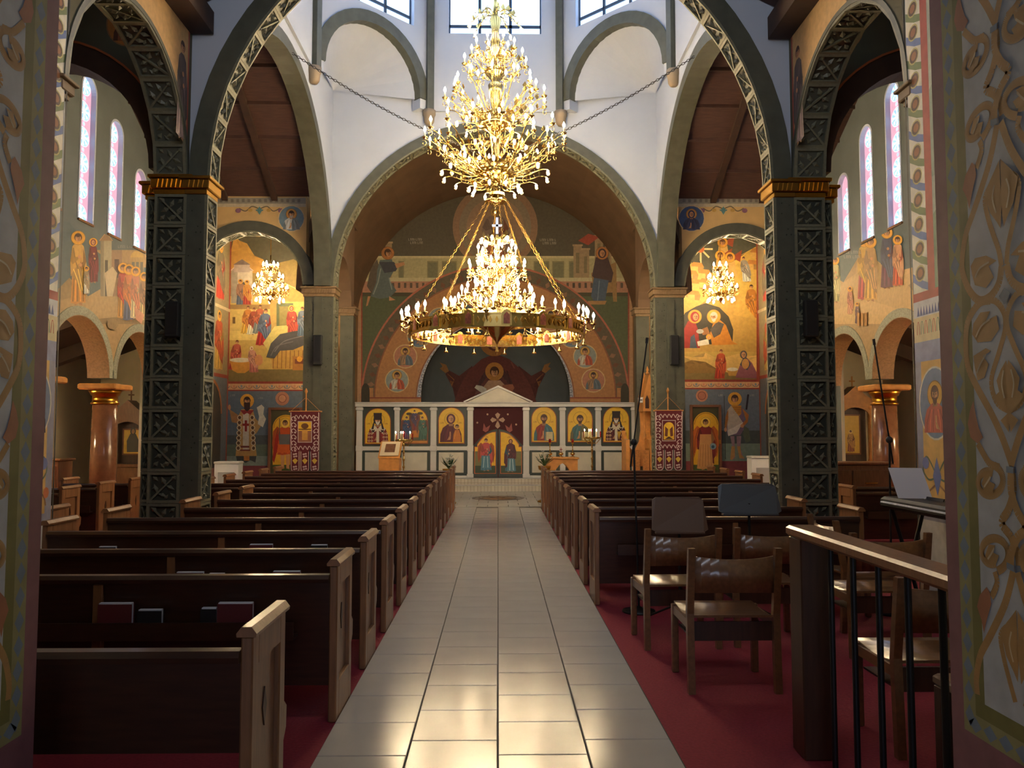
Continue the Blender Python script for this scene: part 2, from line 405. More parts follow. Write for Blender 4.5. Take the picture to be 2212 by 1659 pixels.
# ------------------------------------------------------------ architecture
SPR = 4.4
def PT(axis, u, d, z): return (u, d, z) if axis == 'Y' else (d, u, z)
def arc(c, r, spring, n=28, a0=PI, a1=0.0): return [(c+r*math.cos(a0+(a1-a0)*k/n), spring+r*math.sin(a0+(a1-a0)*k/n)) for k in range(n+1)]
def slab(mb, axis, pts, d0, d1):
    dv = (0, d1-d0, 0) if axis == 'Y' else (d1-d0, 0, 0)
    return mb.prism([PT(axis, u, d0, z) for u, z in pts], dv)
def arch_ring(name, mt, parent, axis, c, r0, r1, d0, d1, spring=SPR, n=36):
    mb = MB(); o = arc(c, r1, spring, n); i = arc(c, r0, spring, n)
    for k in range(n): slab(mb, axis, [i[k], o[k], o[k+1], i[k+1]], d0, d1)
    return mb.build(name, mt, parent)

# --- carved lattice panel (unit square, outward +z)
def carved_mesh(flip, fw=.09):
    m = MB(); d = .034
    m.box(-.5, .5, -.5, -.5+fw, 0, d); m.box(-.5, .5, .5-fw, .5, 0, d); m.box(-.5, -.5+fw, -.5+fw, .5-fw, 0, d); m.box(.5-fw, .5, -.5+fw, .5-fw, 0, d)
    def bar(a, b, wd):
        a = Vector((a[0]*flip, a[1], 0)); b = Vector((b[0]*flip, b[1], 0)); t = (b-a).normalized(); s = Vector((-t.y, t.x, 0))*wd/2
        m.prism([a+s, b+s*.5, b-s*.5, a-s], (0, 0, .026))
    def leaf(x, y, ang, l, wd):
        x *= flip; ang = ang if flip > 0 else PI-ang
        t = Vector((math.cos(ang), math.sin(ang), 0)); s = Vector((-t.y, t.x, 0)); o = Vector((x, y, .008)); z = Vector((0, 0, 1))
        v = [o, o+t*l*.45+s*wd, o+t*l, o+t*l*.45-s*wd, o+t*l*.45+z*.03]
        m.add(v, [(0, 3, 4), (3, 2, 4), (2, 1, 4), (1, 0, 4)])
    bar((-.42, -.42), (.36, .38), .07)
    for (x, y, a, l, wd) in ((-.2,-.2,1.9,.34,.085),(-.2,-.2,-.35,.34,.085),(.05,.06,2.0,.32,.085),(.05,.06,-.45,.32,.085),(.2,.22,.8,.3,.09),(-.36,.36,-.7,.24,.07),(.36,-.36,2.3,.26,.08),(-.38,-.05,.3,.2,.06),(.0,-.4,.9,.22,.06)):
        leaf(x, y, a, l, wd)
    return m.mesh('carved_panel', M_GREEN)
CP = [carved_mesh(1), carved_mesh(-1)]
def place(me, name, parent, o, U, V, N, su, sv):
    ob = bpy.data.objects.new(name, me); COL.objects.link(ob); ob.parent = parent
    U, V, N = Vector(U), Vector(V), Vector(N)
    mw = Matrix(((U.x*su, V.x*sv, N.x, o[0]), (U.y*su, V.y*sv, N.y, o[1]), (U.z*su, V.z*sv, N.z, o[2]), (0, 0, 0, 1)))
    ob.matrix_basis = mw; return ob
def carved_strip(parent, axis, uc, wd, d, N, z0, z1, step=.365):
    n = max(1, round((z1-z0)/step)); st = (z1-z0)/n
    U = (1, 0, 0) if axis == 'Y' else (0, 1, 0)
    N = Vector(N); U = Vector(U)
    V = N.cross(U)
    if V.z < 0: U = -U; V = N.cross(U)
    for k in range(n):
        place(CP[k % 2], 'carved_panel', parent, PT(axis, uc, d, z0+st*(k+.5)), U, V, N, wd, st*.985)
def carved_soffit(parent, axis, c, r, d, wd, spring=SPR, step=.37, a0=0.0, a1=PI):
    n = max(3, round(r*(a1-a0)/step))
    for k in range(n):
        a = a0+(a1-a0)*(k+.5)/n
        o = PT(axis, c+r*math.cos(a), d, spring+r*math.sin(a))
        N = Vector(PT(axis, -math.cos(a), 0, -math.sin(a))); V = Vector(PT(axis, -math.sin(a), 0, math.cos(a))); U = V.cross(N)
        place(CP[k % 2], 'carved_panel', parent, o, U, V, N, wd, r*(a1-a0)/n*.985)
def capital(parent, x0, x1, y0, y1, z, h=.2, mt=None):
    m = MB(); m.cbox(x0-.02, x1+.02, y0-.02, y1+.02, z-h, z-h*.72, .006); m.cbox(x0-.05, x1+.05, y0-.05, y1+.05, z-h*.72, z-h*.18, .01); m.cbox(x0-.075, x1+.075, y0-.075, y1+.075, z-h*.18, z, .006)
    o = m.build('capital', mt or M_GOLD, parent)
    g = MB(); n = int((x1-x0)/.045)
    for k in range(n):
        xx = x0+(x1-x0)*(k+.5)/n
        g.prism([(xx-.016, y0-.052, z-h*.68), (xx+.004, y0-.052, z-h*.68), (xx+.02, y0-.052, z-h*.22), (xx, y0-.052, z-h*.22)], (0, -.012, 0))
    g.build('fluting', mt or M_GOLD, o); return o

# --- floor
fl = struct('floor', MB().box(-9.2, 9.2, -4, 15.95, -.12, 0), M_CARPET, 'dark red carpet across the nave')
gr = MB().box(-.835, .84, -3.5, 15.95, 0, .004).build('grout_bed', M_GROUT, fl)
TS = .4175; tile_me = MB().cbox(-TS/2+.003, TS/2-.003, -TS/2+.003, TS/2-.003, .0, .012, .003).mesh('tile', M_TILE)
for c in range(4):
    off = 0 if c % 2 == 0 else TS*.42
    for r in range(36):
        y = 1.05+r*TS+off
        if y > 15.75: continue
        inst('tile', tile_me, fl, (-.835+TS*(c+.5), y, .001))
tf = mat('front_floor_tile', (204, 198, 186), .2)
nt = tf.node_tree; br = nt.nodes.new('ShaderNodeTexBrick'); br.inputs['Scale'].default_value = 1
br.inputs['Color1'].default_value = lin((206, 199, 186)); br.inputs['Color2'].default_value = lin((196, 190, 178)); br.inputs['Mortar'].default_value = lin((120, 110, 98))
br.inputs['Brick Width'].default_value = .4175; br.inputs['Row Height'].default_value = .4175; br.inputs['Mortar Size'].default_value = .004; br.offset = .5
tc = nt.nodes.new('ShaderNodeTexCoord'); nt.links.new(tc.outputs['Object'], br.inputs['Vector']); nt.links.new(br.outputs['Color'], nt.nodes['Principled BSDF'].inputs['Base Color'])
struct('floor_front', MB().box(-9.2, 9.2, 15.95, 24.5, -.12, .012), tf, 'pale tiled floor before the altar steps')
md = empty('floor_medallion', (0, 17.95, .012), label='round dark inlaid medallion in the pale floor before the steps', cat='medallion')
m = MB().ring((0, 0, 0), .53, .58, 0, .004, 40); m.build('outer_ring', M_WOODD, md)
MB().ring((0, 0, 0), .40, .44, 0, .004, 40).build('inner_ring', M_WOODD, md)
MB().lathe([(.4, 0), (.4, .003)], 32).build('disc', mat('inlay_tan', (150, 120, 90), .3, noise=.1), md)
m = MB()
for k in range(8):
    a = k*PI/4; m.prism([(.1*math.cos(a-.5), .1*math.sin(a-.5), .003), (.36*math.cos(a), .36*math.sin(a), .003), (.1*math.cos(a+.5), .1*math.sin(a+.5), .003)], (0, 0, .003))
m.build('star', M_WOODD, md)

# --- solea steps, risers of narrow tiles
rt = mat('riser_tile', (206, 196, 176), .35)
nt = rt.node_tree; br = nt.nodes.new('ShaderNodeTexBrick'); br.offset = 0
br.inputs['Color1'].default_value = lin((208, 198, 178)); br.inputs['Color2'].default_value = lin((196, 186, 166)); br.inputs['Mortar'].default_value = lin((140, 124, 100))
br.inputs['Scale'].default_value = 1; br.inputs['Brick Width'].default_value = .085; br.inputs['Row Height'].default_value = .2; br.inputs['Mortar Size'].default_value = .004
tc = nt.nodes.new('ShaderNodeTexCoord'); mp = nt.nodes.new('ShaderNodeMapping'); mp.inputs['Rotation'].default_value = (PI/2, 0, 0)
nt.links.new(tc.outputs['Object'], mp.inputs[0]); nt.links.new(mp.outputs[0], br.inputs['Vector']); nt.links.new(br.outputs['Color'], nt.nodes['Principled BSDF'].inputs['Base Color'])
st = MB(); st.box(-3.7, 3.7, 19.9, 24.4, .012, .15); st.box(-3.7, 3.7, 20.28, 24.4, .15, .3)
so = struct('floor_steps', st, rt, 'two low tiled steps up to the altar screen')
MB().box(-3.7, 3.7, 19.88, 20.28, .15, .16).build('tread', M_MARBLE, so); MB().box(-3.7, 3.7, 20.26, 24.4, .3, .31).build('tread', M_MARBLE, so)

# --- passage walls beside the camera, west wall, narthex behind
WX = 1.385
for s, nm in ((-1, 'left'), (1, 'right')):
    struct('wall_passage_'+nm, MB().box(min(s*WX, s*1.75), max(s*WX, s*1.75), -.6, 2.46, 0, 4.6), mat('passage_plaster_'+nm, (168, 176, 180), .7, noise=.08, nscale=6), 'painted passage wall beside the entrance')
    struct('wall_west_'+nm, MB().box(min(s*1.75, s*9.2), max(s*1.75, s*9.2), 2.2, 2.46, 0, 10), M_PLASTER)
    struct('wall_narthex_'+nm, MB().box(min(s*3.2, s*3.4), max(s*3.2, s*3.4), -4, 2.2, 0, 4.6), M_CREAM)
struct('wall_west_upper', MB().box(-1.75, 1.75, 2.2, 2.46, 4.6, 5.0).box(-1.75, -1.3, 2.2, 2.46, 5.0, 7.2).box(1.3, 1.75, 2.2, 2.46, 5.0, 7.2).box(-1.75, 1.75, 2.2, 2.46, 7.2, 10), M_PLASTER)
fr = MB()
for x in (-1.3, -.43, .43, 1.3): fr.box(x-.04, x+.04, 2.3, 2.38, 5.0, 7.2)
for z in (5.0, 6.1, 7.2): fr.box(-1.3, 1.3, 2.3, 2.38, z-.04, z+.04)
wo = struct('window_20', fr, M_BEAM, 'added glowing west window over the entrance passage')  # added window out of view, its panes glow to brighten the nave
for x in (-1.26, -.39, .47):
    for z in (5.04, 6.14): MB().box(x, x+.79, 2.33, 2.34, z, z+1.02).build('pane', M_WESTFILL, wo)
struct('ceiling_narthex', MB().box(-3.4, 3.4, -4.2, 2.2, 4.6, 4.75), M_PLASTER)
struct('wall_narthex_back', MB().box(-3.4, -1.2, -4.2, -4, 0, 4.6).box(1.2, 3.4, -4.2, -4, 0, 4.6).box(-1.2, 1.2, -4.2, -4, 2.6, 4.6), M_CREAM)
dr = struct('fill_door_1', MB().box(-1.2, -1.1, -4.15, -4.05, 0, 2.6).box(1.1, 1.2, -4.15, -4.05, 0, 2.6).box(-.05, .05, -4.15, -4.05, 0, 2.6).box(-1.1, 1.1, -4.15, -4.05, 2.5, 2.6), M_WOODD, 'added glowing entrance doors behind the viewpoint')  # added unseen doors, their glass glows to light the passage
for s in (-1, 1): MB().box(min(s*.05, s*1.1), max(s*.05, s*1.1), -4.13, -4.1, .1, 2.5).build('glass', M_DOORFILL, dr)

# --- nave ceiling (pitched timber) and eaves
for s, nm in ((-1, 'left'), (1, 'right')):
    m = MB().prism([(s*3.9, 2.4, 6.2), (0, 2.4, 8.05), (0, 2.4, 8.2), (s*3.9, 2.4, 6.35)], (0, 6.62, 0))
    c = struct('ceiling_nave_'+nm, m, M_ROOF, 'dark timber pitched ceiling over the nave')
    MB().box(min(s*3.48, s*3.22), max(s*3.48, s*3.22), 2.5, 9.0, 6.08, 6.34).build('eaves_beam', M_BEAM, c)
    for y in (4.0, 6.5):
        MB().prism([(s*3.4, y, 6.3), (0, y, 7.92), (0, y, 8.05), (s*3.4, y, 6.43)], (0, .2, 0)).build('rafter', M_BEAM, c)

# --- crossing arches
wn = MB(); slab(wn, 'Y', [(-3.48, SPR)]+arc(0, 3.3, SPR)+[(3.48, SPR), (3.48, 8.0), (-3.48, 8.0)], 9.04, 9.28)
W_NAVE = struct('wall_crossing_west', wn, M_PLASTER, 'white wall over the near crossing arch')
we = MB(); slab(we, 'Y', [(-3.6, SPR)]+arc(0, 3.3, SPR)+[(3.6, SPR), (3.6, 8.0), (-3.6, 8.0)], 15.9, 16.2)
W_EAST = struct('wall_crossing_east', we, M_PLASTER, 'white wall over the far crossing arch')
W_LAT = {}
for s, nm in ((-1, 'left'), (1, 'right')):
    ws = MB(); slab(ws, 'X', [(9.28, SPR)]+arc(12.6, 3.22, SPR)+[(15.9, SPR), (15.9, 8.0), (9.28, 8.0)], s*3.3, s*3.56)
    W_LAT[s] = struct('wall_crossing_'+nm, ws, M_PLASTER, 'white wall over the transept arch')

a = empty('carved_arch', (0, 9, SPR), label='near crossing arch spanning the nave with carved green soffit', cat='arch', group='crossing arches', kind='structure')
def under(o, parent):
    return o
def ring_thing(t, axis, c, r0, r1, d0, d1, spring=SPR, carve=True, wd=None):
    o = arch_ring('arch_band', M_GREENB, t, axis, c, r0, r1, d0, d1, spring)
    o.matrix_parent_inverse = t.matrix_basis.inverted()
    if carve:
        before = set(t.children); carved_soffit(t, axis, c, r0, (d0+d1)/2, wd or abs(d1-d0)*.96, spring)
        inv = Matrix.Translation(-Vector(t.location))
        for ch in t.children:
            if ch not in before: ch.matrix_parent_inverse = inv
ring_thing(a, 'Y', 0, 3.26, 3.47, 9.0, 9.32)
a = empty('carved_arch', (0, 15.86, SPR), label='far crossing arch framing the altar space under white wall', cat='arch', group='crossing arches', kind='structure')
ring_thing(a, 'Y', 0, 3.24, 3.42, 15.86, 16.25)
for s, nm in ((-1, 'left'), (1, 'right')):
    a = empty('carved_arch', (s*3.4, 12.6, SPR), label='%s transept arch of the crossing in smooth dark green' % nm, cat='arch', group='crossing arches', kind='structure')
    ring_thing(a, 'X', 12.6, 3.16, 3.36, s*3.27, s*3.6, carve=False)

# --- piers, side by side s
def dots(parent, axis, u0, u1, d, N, z0, z1, seed=0):
    # little drilled diamonds scattered on the smooth green faces
    g = MB(); rr = random.Random(seed); n = int((u1-u0)*(z1-z0)/.022); sgn = -1 if (N[0]+N[1]) < 0 else 1
    for k in range(n):
        u = rr.uniform(u0+.03, u1-.03); z = rr.uniform(z0, z1); q = rr.uniform(.007, .013)
        slab(g, axis, [(u-q, z), (u, z-q), (u+q, z), (u, z+q)], d, d+sgn*.002)
    return tag(g.build('drilled_pattern', M_DARKG, parent), kind='stuff')
for s, nm in ((-1, 'left'), (1, 'right')):
    def X(a, b): return (min(s*a, s*b), max(s*a, s*b))
    t = empty('carved_pier', (0, 0, 0), label='near %s crossing pier clad in carved green leaf panels with gilt capital' % nm, cat='pier', group='crossing piers', kind='structure')
    x0, x1 = X(3.28, 3.48); MB().box(x0, x1, 9.0, 9.32, 0, SPR-.2).build('shaft', M_GREENB, t); dots(t, 'Y', x0, x1, 9.0, (0, -1, 0), .1, SPR-.25, 3)
    x0, x1 = X(3.48, 3.84); MB().box(x0, x1, 9.02, 9.5, 0, SPR-.2).build('shaft', M_DARKG, t)
    x0, x1 = X(3.84, 3.96); MB().box(x0, x1, 9.12, 9.5, 0, SPR-.2).build('shaft', M_DARKG, t)
    carved_strip(t, 'Y', s*3.66, .36, 9.02, (0, -1, 0), 0, SPR-.2)
    carved_strip(t, 'Y', s*3.9, .12, 9.12, (0, -1, 0), 0, SPR-.2)
    carved_strip(t, 'X', 9.16, .32, s*3.28, (-s, 0, 0), 0, SPR-.2, .36)
    x0, x1 = X(3.48, 3.84); capital(t, x0, x1, 9.02, 9.3, SPR+.02, .22); x0, x1 = X(3.84, 3.98); capital(t, x0, x1, 9.12, 9.4, SPR-.03, .2)
    x0, x1 = X(3.27, 3.48); capital(t, x0, x1, 9.0, 9.32, SPR, .2, M_BRASSD)
    # far pier
    t = empty('carved_pier', (0, 0, 0), label='far %s crossing pier in smooth dark green with tan capital' % nm, cat='pier', group='crossing piers', kind='structure')
    x0, x1 = X(3.24, 3.82); MB().box(x0, x1, 15.9, 16.3, 0, SPR-.2).build('shaft', M_GREENB, t); dots(t, 'Y', x0, x1, 15.9, (0, -1, 0), .3, SPR-.25, 5)
    carved_strip(t, 'X', 16.1, .36, s*3.24, (-s, 0, 0), 0, SPR-.2, .36)
    capital(t, x0, x1, 15.9, 16.3, SPR, .2, mat('capital_tan_'+nm, (138, 112, 80), .5, noise=.15, nscale=20))
    MB().box(min(s*3.46, s*3.62), max(s*3.46, s*3.62), 15.875, 15.9, .0, SPR-.2).build('pilaster', M_GREENB, t)
    # bema pier
    t = empty('carved_pier', (0, 0, 0), label='slender %s green pier between far arch and altar screen' % nm, cat='pier', group='altar piers', kind='structure')
    x0, x1 = X(3.25, 3.55); MB().box(x0, x1, 18.2, 18.5, .012, SPR-.25).build('shaft', M_GREENB, t); dots(t, 'Y', x0, x1, 18.2, (0, -1, 0), .3, SPR-.3, 7)
    capital(t, x0, x1, 18.2, 18.5, SPR-.05, .2, MATS['capital_tan_'+nm])
    # longitudinal nave wall with arch opening
    wl = MB(); x0, x1 = X(3.48, 3.84)
    slab(wl, 'X', [(2.46, 0), (6.43, 0), (6.43, SPR)]+arc(7.715, 1.285, SPR, 20)+[(9.0, SPR), (9.04, SPR), (9.04, 6.3), (2.46, 6.3)], s*3.48, s*3.84)
    NW = struct('wall_'+nm, wl, M_OLIVE, 'painted nave wall with arch to the side aisle'); 
    if s < 0: NAVEWALL_L = NW
    else: NAVEWALL_R = NW
    a = empty('carved_arch', (s*3.66, 7.715, SPR), label='%s aisle arch nearest the entrance with carved leaf soffit' % nm, cat='arch', group='aisle arches', kind='structure')
    ring_thing(a, 'X', 7.715, 1.26, 1.31, s*3.47, s*3.85, spring=SPR)
    # near springing capital
    capital(a, *X(3.52, 3.86), 6.42, 6.52, SPR, .16, mat('near_capital_'+nm, (122, 98, 68), .6)).matrix_parent_inverse = Matrix.Translation(-Vector(a.location))
    # transverse aisle arch wall
    wt = MB(); u = [(s*3.96, 4.55)]+[(s*(5.2-1.24*math.cos(k*PI/20)), 4.55+1.3*math.sin(k*PI/20)) for k in range(21)]+[(s*6.5, 4.55), (s*6.5, 7.0), (s*3.84, 7.0), (s*3.84, 4.55)]
    slab(wt, 'Y', u, 9.2, 9.5)
    TW = struct('wall_aisle_'+nm, wt, M_OLIVE, 'olive lunette wall over the aisle arch')
    if s < 0: AISLE_L = TW
    else: AISLE_R = TW
    ta = empty('carved_arch', (s*5.2, 9.2, 4.55), label='%s aisle arch in dark stone with orange rim towards the transept' % nm, cat='arch', group='aisle arches', kind='structure')
    band = MB(); rim = MB(); n = 24
    def el(r, k): return (s*(5.2-r*1.24*math.cos(k*PI/n)), 4.55+r*1.3*math.sin(k*PI/n))
    for k in range(n):
        slab(band, 'Y', [el(.98, k), el(1.17, k), el(1.17, k+1), el(.98, k+1)], 9.14, 9.5)
        slab(rim, 'Y', [el(1.17, k), el(1.19, k), el(1.19, k+1), el(1.17, k+1)], 9.13, 9.3)
    for mbb, nn, mm in ((band, 'arch_band', MATS['timber_beam']), (rim, 'rim', mat('orange_rim_'+nm, (176, 92, 44), .6))):
        o = mbb.build(nn, mm, ta); o.matrix_parent_inverse = Matrix.Translation(-Vector(ta.location))
    # aisle bay ceiling and outer wall
    struct('ceiling_aisle_'+nm, MB().box(*X(3.84, 6.8), 2.46, 9.5, 7.0, 7.1), M_BROWN)
    struct('wall_outer_'+nm, MB().box(*X(6.5, 6.8), 2.46, 9.5, 0, 7.0), M_CREAM)
    # transept end wall with arcade and five lancets under a gable
    wt = MB()
    AY = (10.5, 12.6, 14.7); AR = .93
    pts = [(9.5, 0), (9.57, 0), (9.57, 2.4)]
    for c in AY: pts += arc(c, AR, 2.4, 16)
    pts += [(15.63, 2.4), (15.63, 0), (16.0, 0), (16.0, 4.83), (9.5, 4.83)]
    slab(wt, 'X', pts, s*6.5, s*6.85)
    LY = (10.7, 11.65, 12.6, 13.55, 14.5); LT = (6.3, 6.85, 7.2, 6.85, 6.3); LW = .235
    def top(y): return 8.2-abs(y-12.6)*.53
    edges = [9.5]+[v for y in LY for v in (y-LW, y+LW)]+[16.0]
    for k in range(0, len(edges), 2): slab(wt, 'X', [(edges[k], 4.83), (edges[k+1], 4.83), (edges[k+1], top(edges[k+1]))]+([(12.6, 8.2)] if edges[k] < 12.6 < edges[k+1] else [])+[(edges[k], top(edges[k]))], s*6.5, s*6.85)
    for y, tp in zip(LY, LT):
        slab(wt, 'X', arc(y, LW, tp-LW, 12)+[(y+LW, top(y+LW))]+([(12.6, 8.2)] if y == 12.6 else [])+[(y-LW, top(y-LW))], s*6.5, s*6.85)
    TE = struct('wall_transept_'+nm, wt, M_SLATE, 'painted transept end wall over the arcade')
    if s < 0: TEND_L = TE
    else: TEND_R = TE
    for k, (y, tp) in enumerate(zip(LY, LT)):
        fr = MB(); o = arc(y, LW+.012, tp-LW, 14); i = arc(y, LW-.025, tp-LW, 14)
        for q in range(14): slab(fr, 'X', [i[q], o[q], o[q+1], i[q+1]], s*6.49, s*6.6)
        for e in (-1, 1): slab(fr, 'X', [(y+e*(LW-.025), 4.83), (y+e*(LW+.012), 4.83), (y+e*(LW+.012), tp-LW), (y+e*(LW-.025), tp-LW)], s*6.49, s*6.6)
        wobj = struct('window_%d' % (k+1+(0 if s < 0 else 5)), fr, mat('lancet_frame_%s%d' % (nm, k), (206, 214, 232), .5), 'tall round-headed lancet window with pink and blue cross pattern')
        # stained pane: pink ground, pale roundels with crosses
        fn = (lambda ss: (lambda u, v: (ss*6.575, u, -v)))(s)
        P = Paint(fn, (-s, 0, 0), .001); P.poly([(p[0], -p[1]) for p in arc(y, LW, tp-LW, 14)]+[(y+LW, -4.83), (y-LW, -4.83)], (196, 152, 176))
        zz = 4.95
        P0 = P.L
        while zz < tp-.12:
            P.L = P0; P.ell(y, -zz, .19, .165, (226, 206, 222), 18); P.ell(y, -zz, .172, .148, (150, 196, 238), 18)
            for (ax, az) in ((1, 0), (0, 1)):
                P.stroke([(y-.14*ax, -zz-.12*az), (y+.14*ax, -zz+.12*az)], .034, (236, 246, 255), False)
            for ax in (-1, 1):
                for az in (-1, 1): P.stroke([(y+.03*ax, -zz+.03*az), (y+.085*ax, -zz+.075*az)], .022, (228, 240, 255), False); P.ell(y+.09*ax, -zz+.08*az, .026, .024, (228, 240, 255), 8, up=False)
            for ax in (-1, 1): P.ell(y+.14*ax, -zz, .018, .04, (236, 246, 255), 8, up=False); P.ell(y, -zz+.12*ax, .04, .016, (236, 246, 255), 8, up=False)
            P.L += 1; P.ell(y, -zz-.21, .05, .045, (214, 176, 196), 12); P.ell(y, -zz-.21, .03, .027, (176, 206, 240), 10)
            zz += .42
        slab(MB(), 'X', [(y-LW, 4.8), (y+LW, 4.8), (y+LW, 4.835), (y-LW, 4.835)], s*6.47, s*6.6).build('window_sill', M_WOODE, wobj)
        P.build('stained_pane', wobj, M_STAIN)
    # arcade columns
    for k, yc in enumerate((11.55, 13.65)):
        c = empty('arcade_column', (s*6.68, yc, 0), label='brown marble arcade column with gilt capital in the %s transept, %s' % (nm, 'nearer the entrance' if k == 0 else 'nearer the altar'), cat='column', group='arcade columns')
        MB().lathe([(.21, 0), (.21, .9), (.2, 1.95)], 24).build('shaft', M_COLUMN, c)
        MB().lathe([(.2, 1.95), (.225, 1.96), (.225, 1.99), (.2, 2.0), (.2, 2.1), (.225, 2.11), (.235, 2.14), (.27, 2.2)], 24).build('capital', M_GOLD, c)
        MB().cbox(-.32, .32, -.32, .32, 2.2, 2.3, .02).build('abacus', M_OAK, c)
        MB().cbox(-.28, .28, -.28, .28, 0, .5, .01).build('plinth', M_OAK, c)
    # arch trims of the arcade (painted grey-green edging)
    tr = MB()
    for c in AY:
        o = arc(c, AR+.14, 2.4, 22); i = arc(c, AR-.002, 2.4, 22)
        for q in range(22): slab(tr, 'X', [i[q], o[q], o[q+1], i[q+1]], s*6.485, s*6.5)
    struct('trim_%d' % (1 if s < 0 else 2), tr, mat('arcade_trim_'+nm, (150, 150, 128), .6, noise=.35, nscale=40))
    # arcade soffit lining (ochre pattern)
    tr = MB()
    for c in AY:
        o = arc(c, AR+.02, 2.4, 22); i = arc(c, AR-.012, 2.4, 22)
        for q in range(22): slab(tr, 'X', [i[q], o[q], o[q+1], i[q+1]], s*6.49, s*6.86)
    struct('trim_%d' % (3 if s < 0 else 4), tr, mat('arcade_soffit_'+nm, (158, 118, 80), .6, noise=.25, nscale=30))
    lp = empty('wall_lamp', (s*8.93, 12.4, 2.3), label='added unseen wall lamp brightening the %s outer aisle' % nm, cat='lamp', group='added outer aisle lamps')  # lamps added out of view to brighten the outer aisles
    MB().sphere((-s*.25, 0, 0), .12, 12).build('globe', M_LAMPFILL, lp); MB().tube([(-s*.25, 0, -.12), (-s*.12, 0, -.2), (0, 0, -.1)], .012, 6).build('bracket', M_BRASSD, lp); MB().cbox(min(0, s*.0)-.02, .02, -.05, .05, -.18, -.02, .005).build('wall_plate', M_BRASSD, lp)
    # transept ceilings
    for y0, z0, y1, z1, q in ((9.3, 6.35, 12.6, 8.1, 'near'), (15.95, 6.25, 12.6, 8.1, 'far')):
        m = MB().prism([(s*3.56, y0, z0), (s*3.56, y1, z1), (s*3.56, y1, z1+.15), (s*3.56, y0, z0+.15)], (s*3.3, 0, 0))
        c = struct('ceiling_transept_%s_%s' % (nm, q), m, M_ROOF, 'dark red-brown timber transept ceiling')
        for xx in (4.4, 5.4):
            MB().prism([(s*xx, y0, z0-.09), (s*xx, y1, z1-.09), (s*xx, y1, z1), (s*xx, y0, z0)], (s*.12, 0, 0)).build('rafter', M_BEAM, c)
        for yy in range(1, 5):
            t_ = yy/5; ym = y0+(y1-y0)*t_; zm = z0+(z1-z0)*t_
            MB().box(*X(3.56, 6.5), ym-.02, ym+.02, zm-.05, zm+.01).build('purlin', M_ROOF, c)
    # transept east wall with chapel arch
    wt = MB(); slab(wt, 'Y', [(s*6.5, 0), (s*6.5, 6.3), (s*3.82, 6.3), (s*3.82, 0), (s*3.83, 0), (s*3.83, SPR+.05)]+[(s*(4.95-1.12*math.cos(k*PI/20)), SPR+.05+1.12*math.sin(k*PI/20)) for k in range(21)]+[(s*6.07, 0)], 16.0, 16.3)
    CW = struct('wall_chapel_arch_'+nm, wt, mat('ochre_plaster_'+nm, (206, 170, 112), .75, noise=.1, nscale=4), 'ochre painted wall with arch into the side chapel')
    if s < 0: CHW_L = CW
    else: CHW_R = CW
    a = empty('carved_arch', (s*4.95, 15.96, SPR+.05), label='%s chapel arch in dark green with gilded carved soffit' % nm, cat='arch', group='chapel arches', kind='structure')
    ring_thing(a, 'Y', s*4.95, 1.1, 1.3, 15.95, 16.3, spring=SPR+.05)
    # chapel
    struct('wall_chapel_side_'+nm, MB().box(*X(6.2, 6.5), 16.3, 18.6, 0, 6.3), M_SLATE, 'painted side wall of the chapel')
    CB = struct('wall_chapel_back_'+nm, MB().box(*X(3.55, 6.5), 18.6, 18.9, 0, 6.3), M_SLATE, 'painted back wall of the chapel')
    if s < 0: CHB_L = CB
    else: CHB_R = CB
    struct('ceiling_chapel_'+nm, MB().box(*X(3.3, 6.5), 16.3, 18.9, 6.3, 6.4), M_BROWN)
    # bema side arcade wall over opening 16.3-18.2
    wt = MB(); slab(wt, 'X', [(16.25, SPR)]+arc(17.25, .95, SPR-.05, 16)+[(18.2, SPR-.05), (18.5, SPR-.05), (18.5, 7.8), (16.25, 7.8)], s*3.3, s*3.6)
    struct('wall_bema_arcade_'+nm, wt, M_BROWN, 'wall over the narrow arch beside the altar')
    struct('wall_bema_'+nm, MB().box(*X(3.9, 4.1), 18.5, 24.4, 0, 8.4).box(*X(3.55, 3.9), 18.5, 18.75, 0, 8), mat('bema_wall_'+nm, (164, 128, 88), .7, noise=.15, nscale=5), 'painted side wall of the altar space')
    # outer aisle beyond the arcade
    struct('wall_outer_aisle_'+nm, MB().box(*X(9.0, 9.2), 2.46, 19, 0, 4.2), M_CREAM, 'plain cream outer aisle wall')
    struct('wall_outer_end_'+nm, MB().box(*X(6.5, 9.2), 18.3, 18.5, 0, 4.2), M_CREAM, 'cream end wall of the outer aisle')
    struct('wall_outer_pier_'+nm, MB().box(*X(6.85, 7.08), 16.0, 16.3, 0, 4.2), mat('pale_pier_'+nm, (226, 216, 196), .7), 'pale plastered pier in the outer aisle')
    m = MB().prism([(s*6.85, 9.5, 3.9), (s*9.2, 9.5, 3.0), (s*9.2, 9.5, 3.15), (s*6.85, 9.5, 4.05)], (0, 9.5, 0))
    c = struct('ceiling_outer_aisle_'+nm, m, M_ROOF, 'sloping timber ceiling of the outer aisle')
    for y in (10.2, 12.2, 14.2, 16.2): MB().prism([(s*6.85, y, 3.62), (s*9.0, y, 2.8), (s*9.0, y, 3.1), (s*6.85, y, 3.92)], (0, .22, 0)).build('beam', M_BEAM, c)

